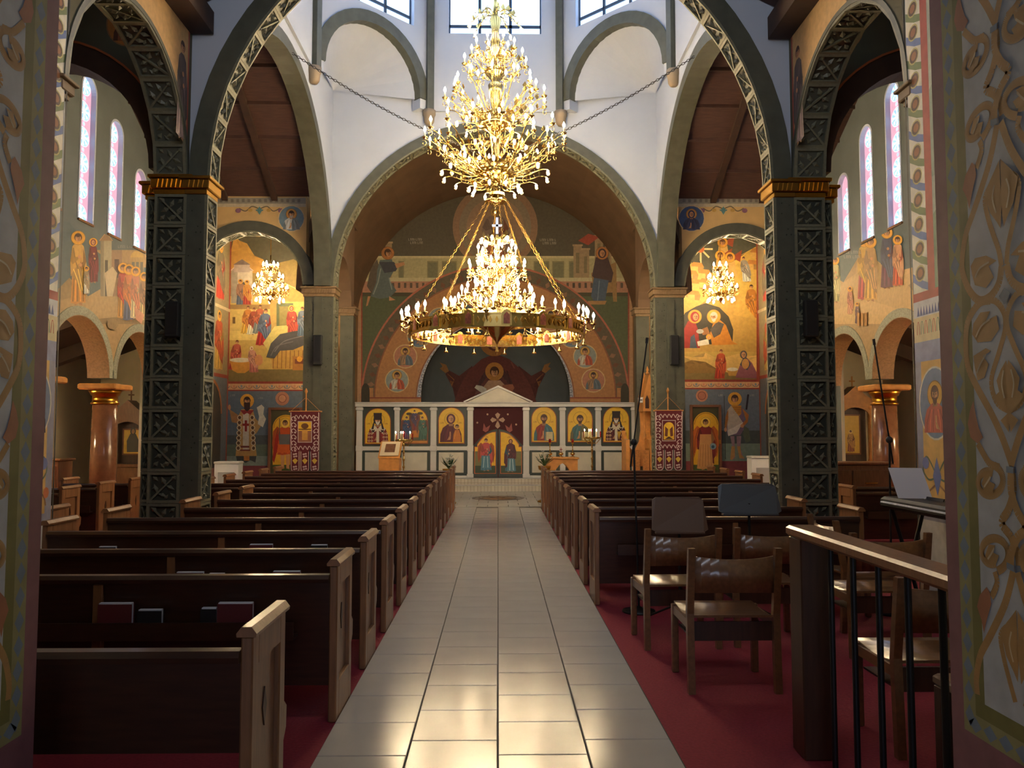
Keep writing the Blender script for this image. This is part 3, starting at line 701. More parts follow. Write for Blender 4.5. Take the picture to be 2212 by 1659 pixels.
# --- drum on an octagon
CY = 12.6; RI = 3.25; HS = RI*math.tan(PI/8)
drum = MB(); sq = MB(); ribs = []
for k in range(8):
    th = PI/2+k*PI/4; n = Vector((math.cos(th), math.sin(th), 0)); t = Vector((-n.y, n.x, 0)); c = Vector((0, CY, 0))+n*RI
    def Q(u, z, d=0.0): v = c+t*u+n*d; return (v.x, v.y, z)
    def pl(pts): drum.prism([Q(u, z) for u, z in pts], n*.25)
    wb, wt_, ww = 9.63, 11.5, .95
    diag = k % 2 == 1
    if diag: pl([(-HS, 8.0), (-1.12, 8.0), (-1.12, 8.2)]+arc(0, 1.12, 8.2, 18)[1:-1]+[(1.12, 8.2), (1.12, 8.0), (HS, 8.0), (HS, wb), (-HS, wb)])
    else: pl([(-HS, 8.0), (HS, 8.0), (HS, wb), (-HS, wb)])
    pl([(-HS, wb), (-ww, wb), (-ww, wt_), (-HS, wt_)]); pl([(ww, wb), (HS, wb), (HS, wt_), (ww, wt_)]); pl([(-HS, wt_), (HS, wt_), (HS, 12.3), (-HS, 12.3)])
    if diag:
        cr = Vector((math.copysign(3.3, n.x), CY+math.copysign(3.3, n.y), 8.43)); ar = [Vector(Q(u, z, .1)) for u, z in arc(0, 1.14, 8.2, 18)]
        for i in range(18): sq.add([cr, ar[i], ar[i+1]], [(0, 1, 2)], True)
        sg = MB(); o = arc(0, 1.32, 8.2, 22); i_ = arc(0, 1.1, 8.2, 22)
        for q in range(22): sg.prism([Q(*i_[q], -.03), Q(*o[q], -.03), Q(*o[q+1], -.03), Q(*i_[q+1], -.03)], n*.2)
        lab = {1: 'far left', 7: 'far right', 3: 'near left', 5: 'near right'}[k]
        ob = sg.build('squinch_arch', M_GREENB); tag(ob, 'dark squinch arch at the %s corner under the drum' % lab, 'arch', 'squinch arches', 'structure')
    fr = MB()
    for u in (-ww, -ww/3, ww/3, ww): fr.prism([Q(u-.03, wb, .1), Q(u+.03, wb, .1), Q(u+.03, wt_, .1), Q(u-.03, wt_, .1)], n*.06)
    for z in (wb, wb+.2, wb+1.0, wt_): fr.prism([Q(-ww, z-.03, .1), Q(ww, z-.03, .1), Q(ww, z+.03, .1), Q(-ww, z+.03, .1)], n*.06)
    wo = struct('window_%d' % (11+k), fr, mat('drum_frame_%d' % k, (60, 74, 92), .5), 'drum window with dark glazing bars and daylight behind')
    for i in range(3):
        for (z0, z1) in ((wb, wb+.2), (wb+.2, wb+1.0), (wb+1.0, wt_)):
            u0 = -ww+i*2*ww/3; g = MB().prism([Q(u0+.03, z0+.03, .125), Q(u0+2*ww/3-.03, z0+.03, .125), Q(u0+2*ww/3-.03, z1-.03, .125), Q(u0+.03, z1-.03, .125)], n*.01)
            g.build('pane', M_PANE, wo)
    th2 = th+PI/8; v = Vector((math.cos(th2), math.sin(th2), 0)); p = Vector((0, CY, 0))+v*(RI/math.cos(PI/8)-.03); tt = Vector((-v.y, v.x, 0))
    rb = empty('drum_rib', (p.x, p.y, 7.7), label='dark vertical rib of the octagonal drum with bracket, %s' % ['far right of the left squinch', 'left wall far end', 'left wall near end', 'near left', 'near right', 'right wall near end', 'right wall far end', 'far left of the right squinch'][k], cat='rib', group='drum ribs', kind='structure')
    m = MB().prism([tuple(e*tt*.07+g*v*.1+Vector((0, 0, .3))) for e, g in ((-1, -1), (1, -1), (1, 1), (-1, 1))], (0, 0, 4.3))
    m.build('shaft', M_GREENB, rb)
    MB().lathe([(.06, 0), (.1, .05), (.11, .16), (.13, .2), (.13, .3)], 8).build('bracket', mat('bracket_tan_%d' % k, (150, 132, 108), .6), rb)
DR = struct('wall_drum', drum, M_PLASTER, 'white octagonal drum with windows')
struct('ceiling_squinches', sq, M_PLASTER, 'white conical squinches under the drum')
cor = MB()
for sx in (-1, 1):
    for sy in (-1, 1):
        x0, x1 = sorted((sx*1.3, sx*3.6)); y = CY+sy*3.3; cor.box(x0, x1, min(y, y+sy*.25), max(y, y+sy*.25), 8.0, 9.9)
        y0, y1 = sorted((CY+sy*1.3, CY+sy*3.6)); xx = sx*3.3; cor.box(min(xx, xx+sx*.25), max(xx, xx+sx*.25), y0, y1, 8.0, 9.9)
struct('wall_drum_corners', cor, M_PLASTER)
struct('ceiling_dome', MB().lathe([(3.6, 12.2), (3.4, 13.2), (2.6, 14.3), (1.4, 15.0), (.1, 15.3)], 32, (0, CY, 0)), M_PLASTER, 'white dome above the drum')

# --- altar space: vault, back wall, apse
BY = 22.5
v = MB(); o = arc(0, 3.95, SPR, 32)
for k in range(32): slab(v, 'Y', [o[k], o[k+1], (o[k+1][0]*1.03, SPR+(o[k+1][1]-SPR)*1.03), (o[k][0]*1.03, SPR+(o[k][1]-SPR)*1.03)], 16.2, BY+.3)
struct('ceiling_altar_vault', v, M_BROWN, 'brown painted barrel vault over the altar')
AZ, AR0, AR1 = 2.55, 3.72, 2.1
bw = MB(); slab(bw, 'Y', [(-4, AZ)]+arc(0, AR1, 2.55, 30)+[(4, AZ), (4, 8.4), (-4, 8.4)], BY, BY+.3)
bw.box(-4, -2.12, BY, BY+.3, 0, AZ); bw.box(2.12, 4, BY, BY+.3, 0, AZ)
BACK = struct('wall_altar', bw, M_OLIVE, 'painted back wall of the altar space with apse opening')
cn = MB(); n1, n2 = 24, 12; vs_ = []; fs = []
for j in range(n2+1):
    ph = j*PI/2/n2
    for i in range(n1+1):
        th = PI*i/n1; vs_.append((-2.14*math.cos(th)*math.cos(ph), BY+.15+2.14*math.sin(th)*math.cos(ph), AZ+2.14*math.sin(ph)))
for j in range(n2):
    for i in range(n1): fs.append((j*(n1+1)+i, j*(n1+1)+i+1, (j+1)*(n1+1)+i+1, (j+1)*(n1+1)+i))
cn.add(vs_, fs, True)
for i in range(n1):
    a0, a1 = PI*i/n1, PI*(i+1)/n1
    cn.add([(-2.14*math.cos(a0), BY+.15+2.14*math.sin(a0), 0), (-2.14*math.cos(a1), BY+.15+2.14*math.sin(a1), 0), (-2.14*math.cos(a1), BY+.15+2.14*math.sin(a1), AZ), (-2.14*math.cos(a0), BY+.15+2.14*math.sin(a0), AZ)], [(0, 1, 2, 3)], True)
CONCH = struct('wall_apse', cn, M_SLATE, 'curved apse niche behind the altar screen')
# ------------------------------------------------------------ frescoes
def border_hearts(P, x0, x1, y0, y1, n):
    P.rect(x0, y0-5, x1, y0, (150,62,44)); P.rect(x0, y0, x1, y1, (216,172,124)); P.rect(x0, y1, x1, y1+3, (150,62,44))
    wd = (x1-x0)/n; h = y1-y0
    for k in range(n):
        cx = x0+wd*(k+.5); c = [(112,126,130),(178,120,92)][k % 2]
        P.ringp(cx, y0+h*.42, wd*.44, h*.42, wd*.1, c, 12, -.2, PI+.2, False); P.ell(cx, y0+h*.42, wd*.16, h*.22, dk(c, 1.2), 8, up=False)
    P.L += 1
# --- left chapel: birth scene above, bishop below
P = Paint(planeY(18.6), (0, -1, 0))
P.rect(488, 470, 700, 845, (198,166,88)); P.rect(488, 440, 700, 600, (84,82,66))
P.poly([(488,560),(520,540),(580,575),(640,560),(700,590),(700,640),(488,640)], (150,128,72))
rocks(P, [(496,590),(505,545),(513,508),(524,520),(540,526),(556,552),(575,560),(590,590)], (186,142,70), 6, 3)
P.poly([(556,510),(566,498),(578,497),(590,500),(580,508),(566,512)], (190,150,90))
house(P, 506, 585, 552, 655, (196,184,166), (170,150,140), .3); P.rect(512, 570, 546, 588, (176,160,150)); P.poly([(510,572),(529,560),(548,572)], (120,104,100))
saint(P, 526, 660, 56, (84,96,120), (150,110,90), arm=False, halo=(214,160,70)); saint(P, 540, 660, 54, (160,60,50), (186,130,60), arm=False, halo=(214,160,70))
P.rect(488, 658, 600, 668, (150,120,70)); P.rect(488, 668, 600, 735, (206,178,104)); P.rect(488, 715, 600, 735, (222,194,112))
for xx in (512, 541): P.rect(xx-3, 685, xx+3, 699, (110,86,50))
house(P, 590, 652, 700, 735, (220,184,96), (206,160,84), .32, False); P.rect(604, 655, 640, 735, (96,104,70)); P.rect(610, 662, 634, 735, (140,128,70))
P.poly([(588,652),(622,612),(660,630),(700,650)], (196,150,74)); P.stroke([(588,652),(622,612),(700,650)], 2, (236,204,130))
for (x, y, h, a, b) in ((536,722,62,(206,160,60),(186,120,52)),(549,724,60,(214,206,180),(150,70,50)),(562,722,64,(120,130,130),(170,90,60)),(572,748,82,(172,48,40),(84,100,128))):
    saint(P, x, y, h, a, b, halo=None, hair=(96,60,36), lean=.12)
P.poly([(575,742),(600,705),(664,700),(664,760),(596,770)], (206,190,110)); P.poly([(590,753),(668,745),(668,798),(596,798)], (196,152,70))
for k in range(8): P.stroke([(598+k*9,757),(597+k*9,796)], 2, (150,104,48), False)
P.L += 1
saint(P, 640, 735, 74, (170,62,44), (190,70,48), veil=(160,52,40), halo=(236,176,66), lean=-.05)
P.poly([(582,772),(592,742),(612,722),(640,716),(668,712),(668,744),(640,756),(612,758),(600,774)], (66,66,70)); P.curve([(600,760),(620,738),(660,726)], 2, (104,104,108)); P.curve([(592,768),(606,748),(640,738)], 2, (96,96,100))
saint(P, 660, 728, 66, (76,98,124), (106,120,140), halo=None, hair=(120,80,40))
P.rect(488, 798, 700, 826, (126,110,64))
saint(P, 511, 800, 66, (168,58,48), (180,90,70), halo=None, hair=(110,60,36), lean=.14)
P.poly([(503,778),(551,778),(545,800),(536,806),(520,806),(509,800)], (206,146,60)); P.ell(527, 778, 24, 5, (222,214,190))
saint(P, 556, 806, 58, (176,104,96), (196,140,120), halo=None, veil=(222,214,196), lean=-.1); P.ell(566, 778, 9, 12, (200,140,90))
P.rect(639, 770, 668, 800, (176,120,54)); P.rect(644, 776, 666, 786, (120,60,40)); P.ell(654, 776, 6, 6, HALO)
border_hearts(P, 488, 668, 829, 842, 11)
P.rect(488, 845, 700, 940, (98,112,126)); P.rect(488, 940, 700, 985, (76,86,88)); P.rect(488, 960, 700, 985, (98,112,96)); P.rect(488, 985, 700, 1006, (132,146,134)); P.rect(488, 1006, 700, 1090, (128,62,66))
P.ell(617, 861, 15, 15, (190,130,100)); P.ell(617, 861, 8.5, 8.5, (206,150,112)); P.ringp(617, 861, 9, 9, 1.4, (140,80,60))
# bishop with scroll
P.ell(541, 866, 15, 15, HALO); P.poly([(529,884),(553,884),(560,908),(556,930),(562,985),(516,985),(522,930),(518,908)], (196,152,88))
P.poly([(517,985),(561,985),(559,999),(548,994),(538,1000),(528,994),(520,999)], (66,68,66)); P.rect(534, 985, 546, 995, (200,130,60))
P.poly([(524,898),(506,886),(502,880),(508,912),(518,914)], (176,130,80)); P.ell(503, 880, 3, 6, SKIN)
P.poly([(556,900),(572,918),(560,938),(554,920)], (190,150,90)); P.poly([(562,880),(572,874),(578,880),(576,895),(582,905),(575,923),(564,916),(567,900)], (222,216,196))
P.rect(532, 892, 545, 972, (216,206,186)); P.rect(536, 908, 541, 932, (150,40,36)); P.rect(531, 915, 545, 920, (150,40,36)); P.rect(527, 963, 546, 967, (120,50,40)); P.rect(526, 971, 548, 974, (120,50,40))
for k in range(7):
    for xx in (525, 552): P.ell(xx+(k*.5 if xx > 540 else -k*.5), 902+k*11, 5.4, 5.4, (222,206,170), 12, up=False)
P.L += 1
for k in range(7):
    for xx in (525, 552): P.ell(xx+(k*.5 if xx > 540 else -k*.5), 902+k*11, 3.4, 3.8, (104,72,40), 10, up=False)
P.L += 1
P.poly([(526,886),(556,886),(548,896),(541,892),(534,896)], (150,44,44)); head(P, 541, 866, 7.4, (58,38,28), (62,40,32), halo=None); P.poly([(534,870),(548,870),(547,884),(541,889),(535,884)], (60,36,30))
P.letters(505, 856, 4, 4, (150,156,150)); P.letters(565, 862, 4, 4, (150,156,150))
P.build('fresco', CHB_L, label='fresco of a birth scene with women round a bed over a bearded bishop')
# --- right chapel: nativity with cave above, warrior saint below
P = Paint(planeY(18.6), (0, -1, 0))
P.rect(1440, 440, 1662, 845, (206,170,86)); P.rect(1440, 440, 1662, 600, (78,80,68))
for a in range(8): P.stroke([(1520,538),(1520+26*math.cos(a*PI/4),538+26*math.sin(a*PI/4))], 4, (214,204,150), False)
P.L += 1; P.ell(1520, 538, 8, 8, (200,110,60)); P.stroke([(1520,548),(1521,590)], 3, (206,196,140))
rocks(P, [(1440,640),(1455,575),(1480,560),(1500,572),(1530,590),(1560,600),(1590,580),(1620,545),(1662,520),(1662,640)], (206,170,80), 8, 5)
for k, (x, y) in enumerate(((1512,575),(1500,592),(1528,590),(1492,608),(1515,612),(1486,630),(1505,636),(1530,610),(1640,545),(1652,560),(1632,570))):
    c = (214,170,92); P.poly([(x-14,y),(x-8,y-9),(x+10,y-7),(x+15,y+2),(x+12,y+13),(x-12,y+12)], c); P.poly([(x-14,y),(x-8,y-9),(x+10,y-7),(x+15,y+2)], (190,130,60)); P.poly([(x+2,y+1),(x+15,y+2),(x+12,y+13),(x+2,y+12)], dk(c, .75))
for (x, y) in ((1567,524),(1562,552),(1583,556)): P.poly([(x+2,y),(x+26,y-16),(x+22,y+10)], (150,70,44)); P.poly([(x-8,y+6),(x+10,y+6),(x+16,y+42),(x-12,y+42)], (214,170,96)); head(P, x, y, 6, (96,60,36), halo=(222,160,60))
saint(P, 1629, 690, 76, (206,140,50), (186,120,44), halo=None); saint(P, 1620, 610, 56, (196,196,190), (150,140,130), halo=None, lean=-.15)
rocks(P, [(1440,700),(1476,690),(1530,650),(1600,640),(1640,690),(1662,690),(1662,760),(1440,760)], (196,156,76), 6, 8)
P.poly([(1468,744),(1474,700),(1486,676),(1510,662),(1530,655),(1560,664),(1580,684),(1590,712),(1588,744)], (58,54,42))
P.poly([(1476,752),(1480,718),(1492,694),(1506,690),(1514,712),(1518,752)], (156,46,40)); P.poly([(1496,752),(1498,728),(1506,722),(1512,752)], (70,84,104)); head(P, 1507, 684, 8, veil=(150,40,36), halo=(226,160,60), look=1)
P.poly([(1546,700),(1560,690),(1574,702),(1588,738),(1600,744),(1544,746),(1540,720)], (206,134,44)); P.poly([(1540,712),(1556,694),(1570,700),(1562,722),(1548,730)], (84,78,72)); head(P, 1548, 684, 8, (190,184,170), (206,200,186), halo=(226,160,60), look=-1)
P.poly([(1512,738),(1536,732),(1538,744),(1514,748)], (232,226,208)); P.ell(1537, 728, 6, 6, HALO); P.ell(1537, 729, 3, 3.4, SKIN); P.poly([(1520,712),(1534,706),(1540,722),(1524,724)], (150,100,56)); P.ell(1518, 716, 8, 5, (176,176,170))
rocks(P, [(1440,800),(1478,768),(1500,772),(1530,762),(1560,776),(1600,764),(1640,770),(1662,764),(1662,826),(1440,826)], (222,184,104), 8, 11)
rocks(P, [(1478,806),(1484,784),(1500,778),(1530,782),(1560,800),(1590,808)], (150,116,60), 5, 2); P.rect(1440, 806, 1662, 826, (138,118,66))
saint(P, 1560, 820, 66, (186,64,40), (200,90,50), halo=None, lean=.06, hair=(120,70,40)); P.poly([(1576,798),(1600,798),(1596,812),(1580,812)], (200,150,70)); P.ell(1588, 798, 12, 4, (226,220,196))
P.poly([(1594,816),(1606,784),(1616,770),(1630,784),(1644,812),(1644,818)], (150,92,104)); P.poly([(1604,788),(1614,768),(1628,786),(1620,800)], (76,78,96)); head(P, 1612, 766, 6.5, veil=(96,86,84), halo=None); P.ell(1616, 786, 8, 11, (206,150,80)); P.poly([(1640,760),(1658,700),(1662,760)], (176,150,90))
P.rect(1640, 500, 1646, 826, (150,66,46))
border_hearts(P, 1470, 1646, 825, 838, 11)
P.rect(1440, 841, 1662, 930, (102,114,128)); P.rect(1440, 930, 1662, 958, (72,82,82)); P.rect(1440, 958, 1662, 996, (122,140,126)); P.rect(1440, 996, 1662, 1090, (128,62,66))
P.ell(1522, 855, 13, 13, (190,130,100)); P.ell(1522, 855, 8.5, 8.5, (176,112,88)); P.ringp(1522, 855, 9, 9, 1.4, (130,70,54))
# warrior
x = 1595
P.stroke([(1570,855),(1573,992)], 1.2, (50,44,36)); P.stroke([(1622,852),(1618,885)], 4, (40,30,40))
P.ell(x-2, 862, 15, 15, HALO)
P.poly([(x-12,942),(x-3,942),(x-2,968),(x-1,990),(x-10,994),(x-7,966)], (150,120,130)); P.poly([(x+2,942),(x+12,942),(x+10,968),(x+18,992),(x+8,990),(x+3,968)], (150,120,130))
P.poly([(x-9,964),(x-2,964),(x-2,986),(x-8,994),(x-12,992)], (186,138,80)); P.poly([(x+3,964),(x+10,964),(x+12,982),(x+20,990),(x+8,990)], (186,138,80))
P.poly([(x-20,928),(x-14,890),(x-12,880),(x+14,880),(x+18,900),(x+18,926),(x+10,940),(x-18,940)], (120,96,120)); P.poly([(x-10,876),(x+12,876),(x+12,894),(x+4,902),(x-8,884)], (206,140,50))
for k in range(4): P.stroke([(x-6,880+k*4),(x+12,880+k*4)], 1, (130,80,30), False)
P.poly([(x-18,886),(x-10,876),(x+6,898),(x+16,914),(x-4,922),(x-18,932)], (196,182,164)); P.poly([(x-18,930),(x+16,912),(x+2,936),(x-16,942)], (222,212,196))
P.poly([(x-16,884),(x-22,900),(x-24,922),(x-20,926),(x-16,904)], (170,110,50)); P.ell(x-22, 928, 3, 5, SKIN); P.poly([(x+14,882),(x+28,896),(x+26,912),(x+16,922),(x+14,916),(x+22,906)], (190,120,56)); P.ell(x+14, 920, 4, 4, SKIN)
P.poly([(x+18,920),(x+28,926),(x+32,952),(x+22,958),(x+16,940)], (88,98,80)); head(P, x-2, 862, 7.6, (74,48,34), halo=None)
P.letters(1558, 856, 3, 4, (170,176,170)); P.letters(1626, 856, 3, 4, (150,156,150))
P.build('fresco', CHB_R, label='fresco of a nativity in a cave over a standing warrior saint')
# --- archangel doors at each chapel back wall
def angel_door(name, x0, x1, y0, y1, ix0, ix1, icol, skirt, lab, kx):
    Y = 18.52
    a, b = atY(x0, y0, Y), atY(x1, y1, Y)
    t = empty('side_door', ((a.x+b.x)/2, Y, .012), label=lab, cat='door', group='archangel doors')
    w_, h_ = b.x-a.x, a.z-.012
    MB().cbox(-w_/2, w_/2, -.0, .06, 0, h_, .004).build('leaf', mat('olive_door_'+name, (74,72,46), .5), t)
    f = MB(); f.cbox(-w_/2-.04, -w_/2+.02, -.03, .06, 0, h_+.04); f.cbox(w_/2-.02, w_/2+.04, -.03, .06, 0, h_+.04); f.cbox(-w_/2+.02, w_/2-.02, -.03, .06, h_-.02, h_+.04); f.build('frame', mat('door_frame_'+name, (122,80,56), .5), t)
    P = Paint(planeY(Y-.001), (0, -1, 0)); cx = (ix0+ix1)/2; r = (ix1-ix0)/2; top = y0+12
    P.poly([(ix0,y1-16)]+[(cx-r*math.cos(k*PI/14), top+r-r*math.sin(k*PI/14)) for k in range(15)]+[(ix1,y1-16)], (232,178,50)); P.rect(ix0, y1-16, ix1, 1016, (70,90,44))
    P.ringp(cx, top+r, r-2, r-2, 1, (150,96,40), 14, PI, 2*PI)
    if skirt:
        saint(P, kx, y1-6, 108, (196,84,40), None, hair=(84,50,30), halo=(240,196,84), wings=(176,84,40), bare=True); P.poly([(kx-14,y1-82),(kx+14,y1-82),(kx+12,y1-58),(kx-12,y1-58)], (104,104,104)); P.poly([(kx-20,y1-80),(kx-14,y1-84),(kx-16,y1-50),(kx-24,y1-20),(kx-28,y1-28)], (160,40,34)); P.poly([(kx-15,y1-60),(kx+15,y1-60),(kx+18,y1-42),(kx-18,y1-42)], (214,100,44)); P.stroke([(kx-12,y1-116),(kx-12,y1-70)], 1.6, (90,90,90))
    else:
        saint(P, kx, y1-4, 112, (206,150,92), (128,42,44), hair=(84,50,30), halo=(240,196,84), wings=(196,104,46)); P.poly([(kx-12,y1-82),(kx+12,y1-82),(kx+16,y1-10),(kx-16,y1-10)], (214,156,96)); P.ell(kx+16, y1-56, 7, 7, (140,170,180)); P.ell(kx+16, y1-55, 3.4, 3.4, (50,90,110))
        for k in range(5): P.stroke([(kx-10+k*5,y1-60),(kx-13+k*6.5,y1-12)], 1, (170,110,60), False)
    o = P.build('icon_painting', t, M_ICON); o.matrix_parent_inverse = Matrix.Translation(-Vector(t.location))
    for e in (.4, 1.2): MB().cbox(w_/2-.03, w_/2+.01, -.05, -.03, e, e+.09, .004).build('hinge', M_BRASSD, t)
angel_door('l', 584, 648, 884, 1020, 589, 646, None, True, 'side door with a gold icon of a sword-bearing archangel, left chapel', 616)
angel_door('r', 1494, 1556, 878, 1020, 1498, 1552, None, False, 'side door with a gold icon of an orb-bearing archangel, right chapel', 1524)
# --- chapel side walls (seen edge on): red frame, stacked saints
for s, par, lab in ((-1, 'wall_chapel_side_left', 'left'), (1, 'wall_chapel_side_right', 'right')):
    W = bpy.data.objects[par]
    P = Paint(lambda u, v, s=s: (s*6.2, u, -v), (-s, 0, 0), .0002)
    P.rect(16.3, -6.2, 18.6, -2.75, (150,136,104)); P.rect(16.3, -2.75, 18.6, 0, (96,104,112)); P.rect(18.5, -6.2, 18.6, 0, (160,70,44))
    P.rect(16.3, -2.8, 18.6, -2.72, (150,62,44)); P.rect(16.3, -4.35, 18.6, -4.28, (206,186,150))
    saint(P, 17.9, -2.85, 1.35, (196,160,80), (176,80,50), wide=1.2); saint(P, 17.1, -2.85, 1.35, (150,60,48), (200,170,90), wide=1.2); saint(P, 17.9, -4.45, 1.3, (180,60,46), (120,110,90), wide=1.2); saint(P, 17.1, -4.45, 1.3, (190,170,120), (96,96,110), wide=1.2)
    P.rect(16.3, -.7, 18.6, 0, (150,100,90)); P.poly([(16.9,-.7)]+[(17.5-.6*math.cos(k*PI/10), -1.9-.7*math.sin(k*PI/10)) for k in range(11)]+[(18.1,-.7)], (60,58,54)); P.ringp(17.5, -1.9, .66, .76, .08, (176,108,60), 12, PI, 2*PI)
    P.build('fresco', W, label='painted side wall with stacked saints in a red frame')
# --- ochre wall above the chapel arches
for s, W in ((-1, CHW_L), (1, CHW_R)):
    P = Paint(planeY(16.0), (0, -1, 0))
    def mx(x): return x if s < 0 else 2148-x-10
    P.rect(mx(440), 427, mx(668), 444, (150,142,124)); P.rect(mx(440), 440, mx(668), 447, (190,176,146))
    for k in range(18): P.rect(mx(446+k*12), 430, mx(452+k*12), 437, (120,112,100), False)
    P.L += 1
    for e in (-1, 1):
        P.curve([(mx(568),452),(mx(568+e*16),446),(mx(568+e*30),456),(mx(568+e*44),450)], 2.4, (110,96,70)); P.ell(mx(568+e*20), 454, 5, 4, (190,150,70)); P.ell(mx(568+e*46), 455, 6, 5, (134,92,110))
    P.poly([(mx(568),446),(mx(574),454),(mx(568),464),(mx(562),454)], (84,128,130)); P.stroke([(mx(560),454),(mx(576),454)], 3, (84,128,130))
    cx, cy = mx(637), 472
    P.ell(cx, cy, 29, 29, (206,176,130)); P.ell(cx, cy, 27, 27, (104,128,142) if s < 0 else (66,88,126))
    bust(P, cx, cy+24, 40, (196,196,190) if s < 0 else (62,66,92), (110,120,126) if s < 0 else (50,54,80), beard=(170,160,150) if s < 0 else None, veil=None if s < 0 else (56,60,86), halo=(196,140,70))
    P.build('fresco', W, label='painted frieze with scrollwork and a round saint portrait')
# --- transept end walls
P = Paint(planeX(-6.5), (1, 0, 0))
P.rect(100, 540, 420, 830, (170,140,96)); P.poly([(100,470),(160,480),(190,520),(240,560),(330,580),(420,560),(420,640),(100,640)], (92,104,106))
rocks(P, [(100,660),(160,600),(200,640),(250,610),(300,650),(350,640),(420,660),(420,700),(100,700)], (176,148,104), 7, 4)
house(P, 226, 520, 250, 640, (168,156,126), (150,120,86), .15); P.rect(250, 540, 272, 640, (150,120,92)); P.rect(256, 560, 266, 600, (90,70,60))
P.ell(304, 556, 14, 14, (196,160,86)); P.rect(290, 556, 318, 610, (176,146,90))
for k in range(3): P.rect(293+k*9, 566, 299+k*9, 590, (90,84,70), False)
P.L += 1
P.poly([(235,590),(252,576),(262,590),(252,640),(240,640)], (196,176,140))
for (x, y, h, a, b, v) in ((178,660,158,(196,140,70),(206,160,84),None),(210,612,96,(104,40,44),(116,44,50),(110,40,46)),(274,690,120,(190,140,70),(176,70,50),None),(286,695,122,(84,92,120),(200,120,70),None),(300,690,112,(206,190,150),(186,120,90),None),(318,694,104,(190,170,120),(150,110,80),None),(334,690,112,(200,160,90),(206,186,150),None),(194,636,60,(206,200,180),(150,130,100),None)):
    saint(P, x, y, h, a, b, veil=v, wide=.62)
P.letters(262, 536, 8, 6, (150,150,140))
P.ell(250, 700, 12, 12, (150,124,86)); P.poly([(295,660),(318,680),(312,700),(300,690)], (206,150,120))
FL = P.build('fresco', TEND_L, label='fresco of robed figures before buildings under the lancet windows')
P = Paint(planeX(6.5), (-1, 0, 0))
P.rect(1730, 560, 2050, 830, (176,148,104)); P.poly([(1730,480),(1800,500),(1900,500),(2050,470),(2050,600),(1730,620)], (96,108,108))
rocks(P, [(1730,620),(1790,560),(1815,600),(1830,610),(1860,560),(1880,520),(1900,560),(1950,600),(2050,560),(2050,700),(1730,700)], (196,164,112), 9, 6)
for (x, y, h, a, b) in ((1796,650,110,(196,150,90),(206,180,130)),(1812,655,100,(170,160,100),(190,176,120)),(1876,650,140,(170,80,70),(200,160,80)),(1890,652,140,(206,160,84),(176,140,90)),(1926,625,132,(104,60,80),(76,80,104)),(1950,620,110,(190,90,60),(206,150,110)),(1846,680,60,(206,150,110),(180,120,90)),(1862,700,46,(96,70,80),(120,90,90)),(1788,690,70,(206,200,190),(190,140,120))):
    saint(P, x, y, h, a, b, wide=.62)
for k in range(3): P.rect(1862+k*8, 676, 1868+k*8, 704, (190,140,80), False)
P.L += 1; P.letters(1830, 548, 9, 6, (176,176,170)); P.letters(1834, 558, 8, 6, (176,176,170))
FR = P.build('fresco', TEND_R, label='fresco of robed figures among tan hills under the lancet windows')
# --- lunette medallions of the aisle walls
for s, W, cx, cy in ((-1, AISLE_L, 286, 54), (1, AISLE_R, 1834, 62)):
    P = Paint(planeY(9.2), (0, -1, 0)); P.ell(cx, cy, 44, 46, (150,104,62), 28); P.ell(cx, cy, 41, 43, (190,118,48), 28)
    bust(P, cx, cy+34, 62, (150,86,50), (96,54,34), beard=(90,54,34), halo=None); P.build('fresco', W, label='round orange portrait medallion on the olive wall')
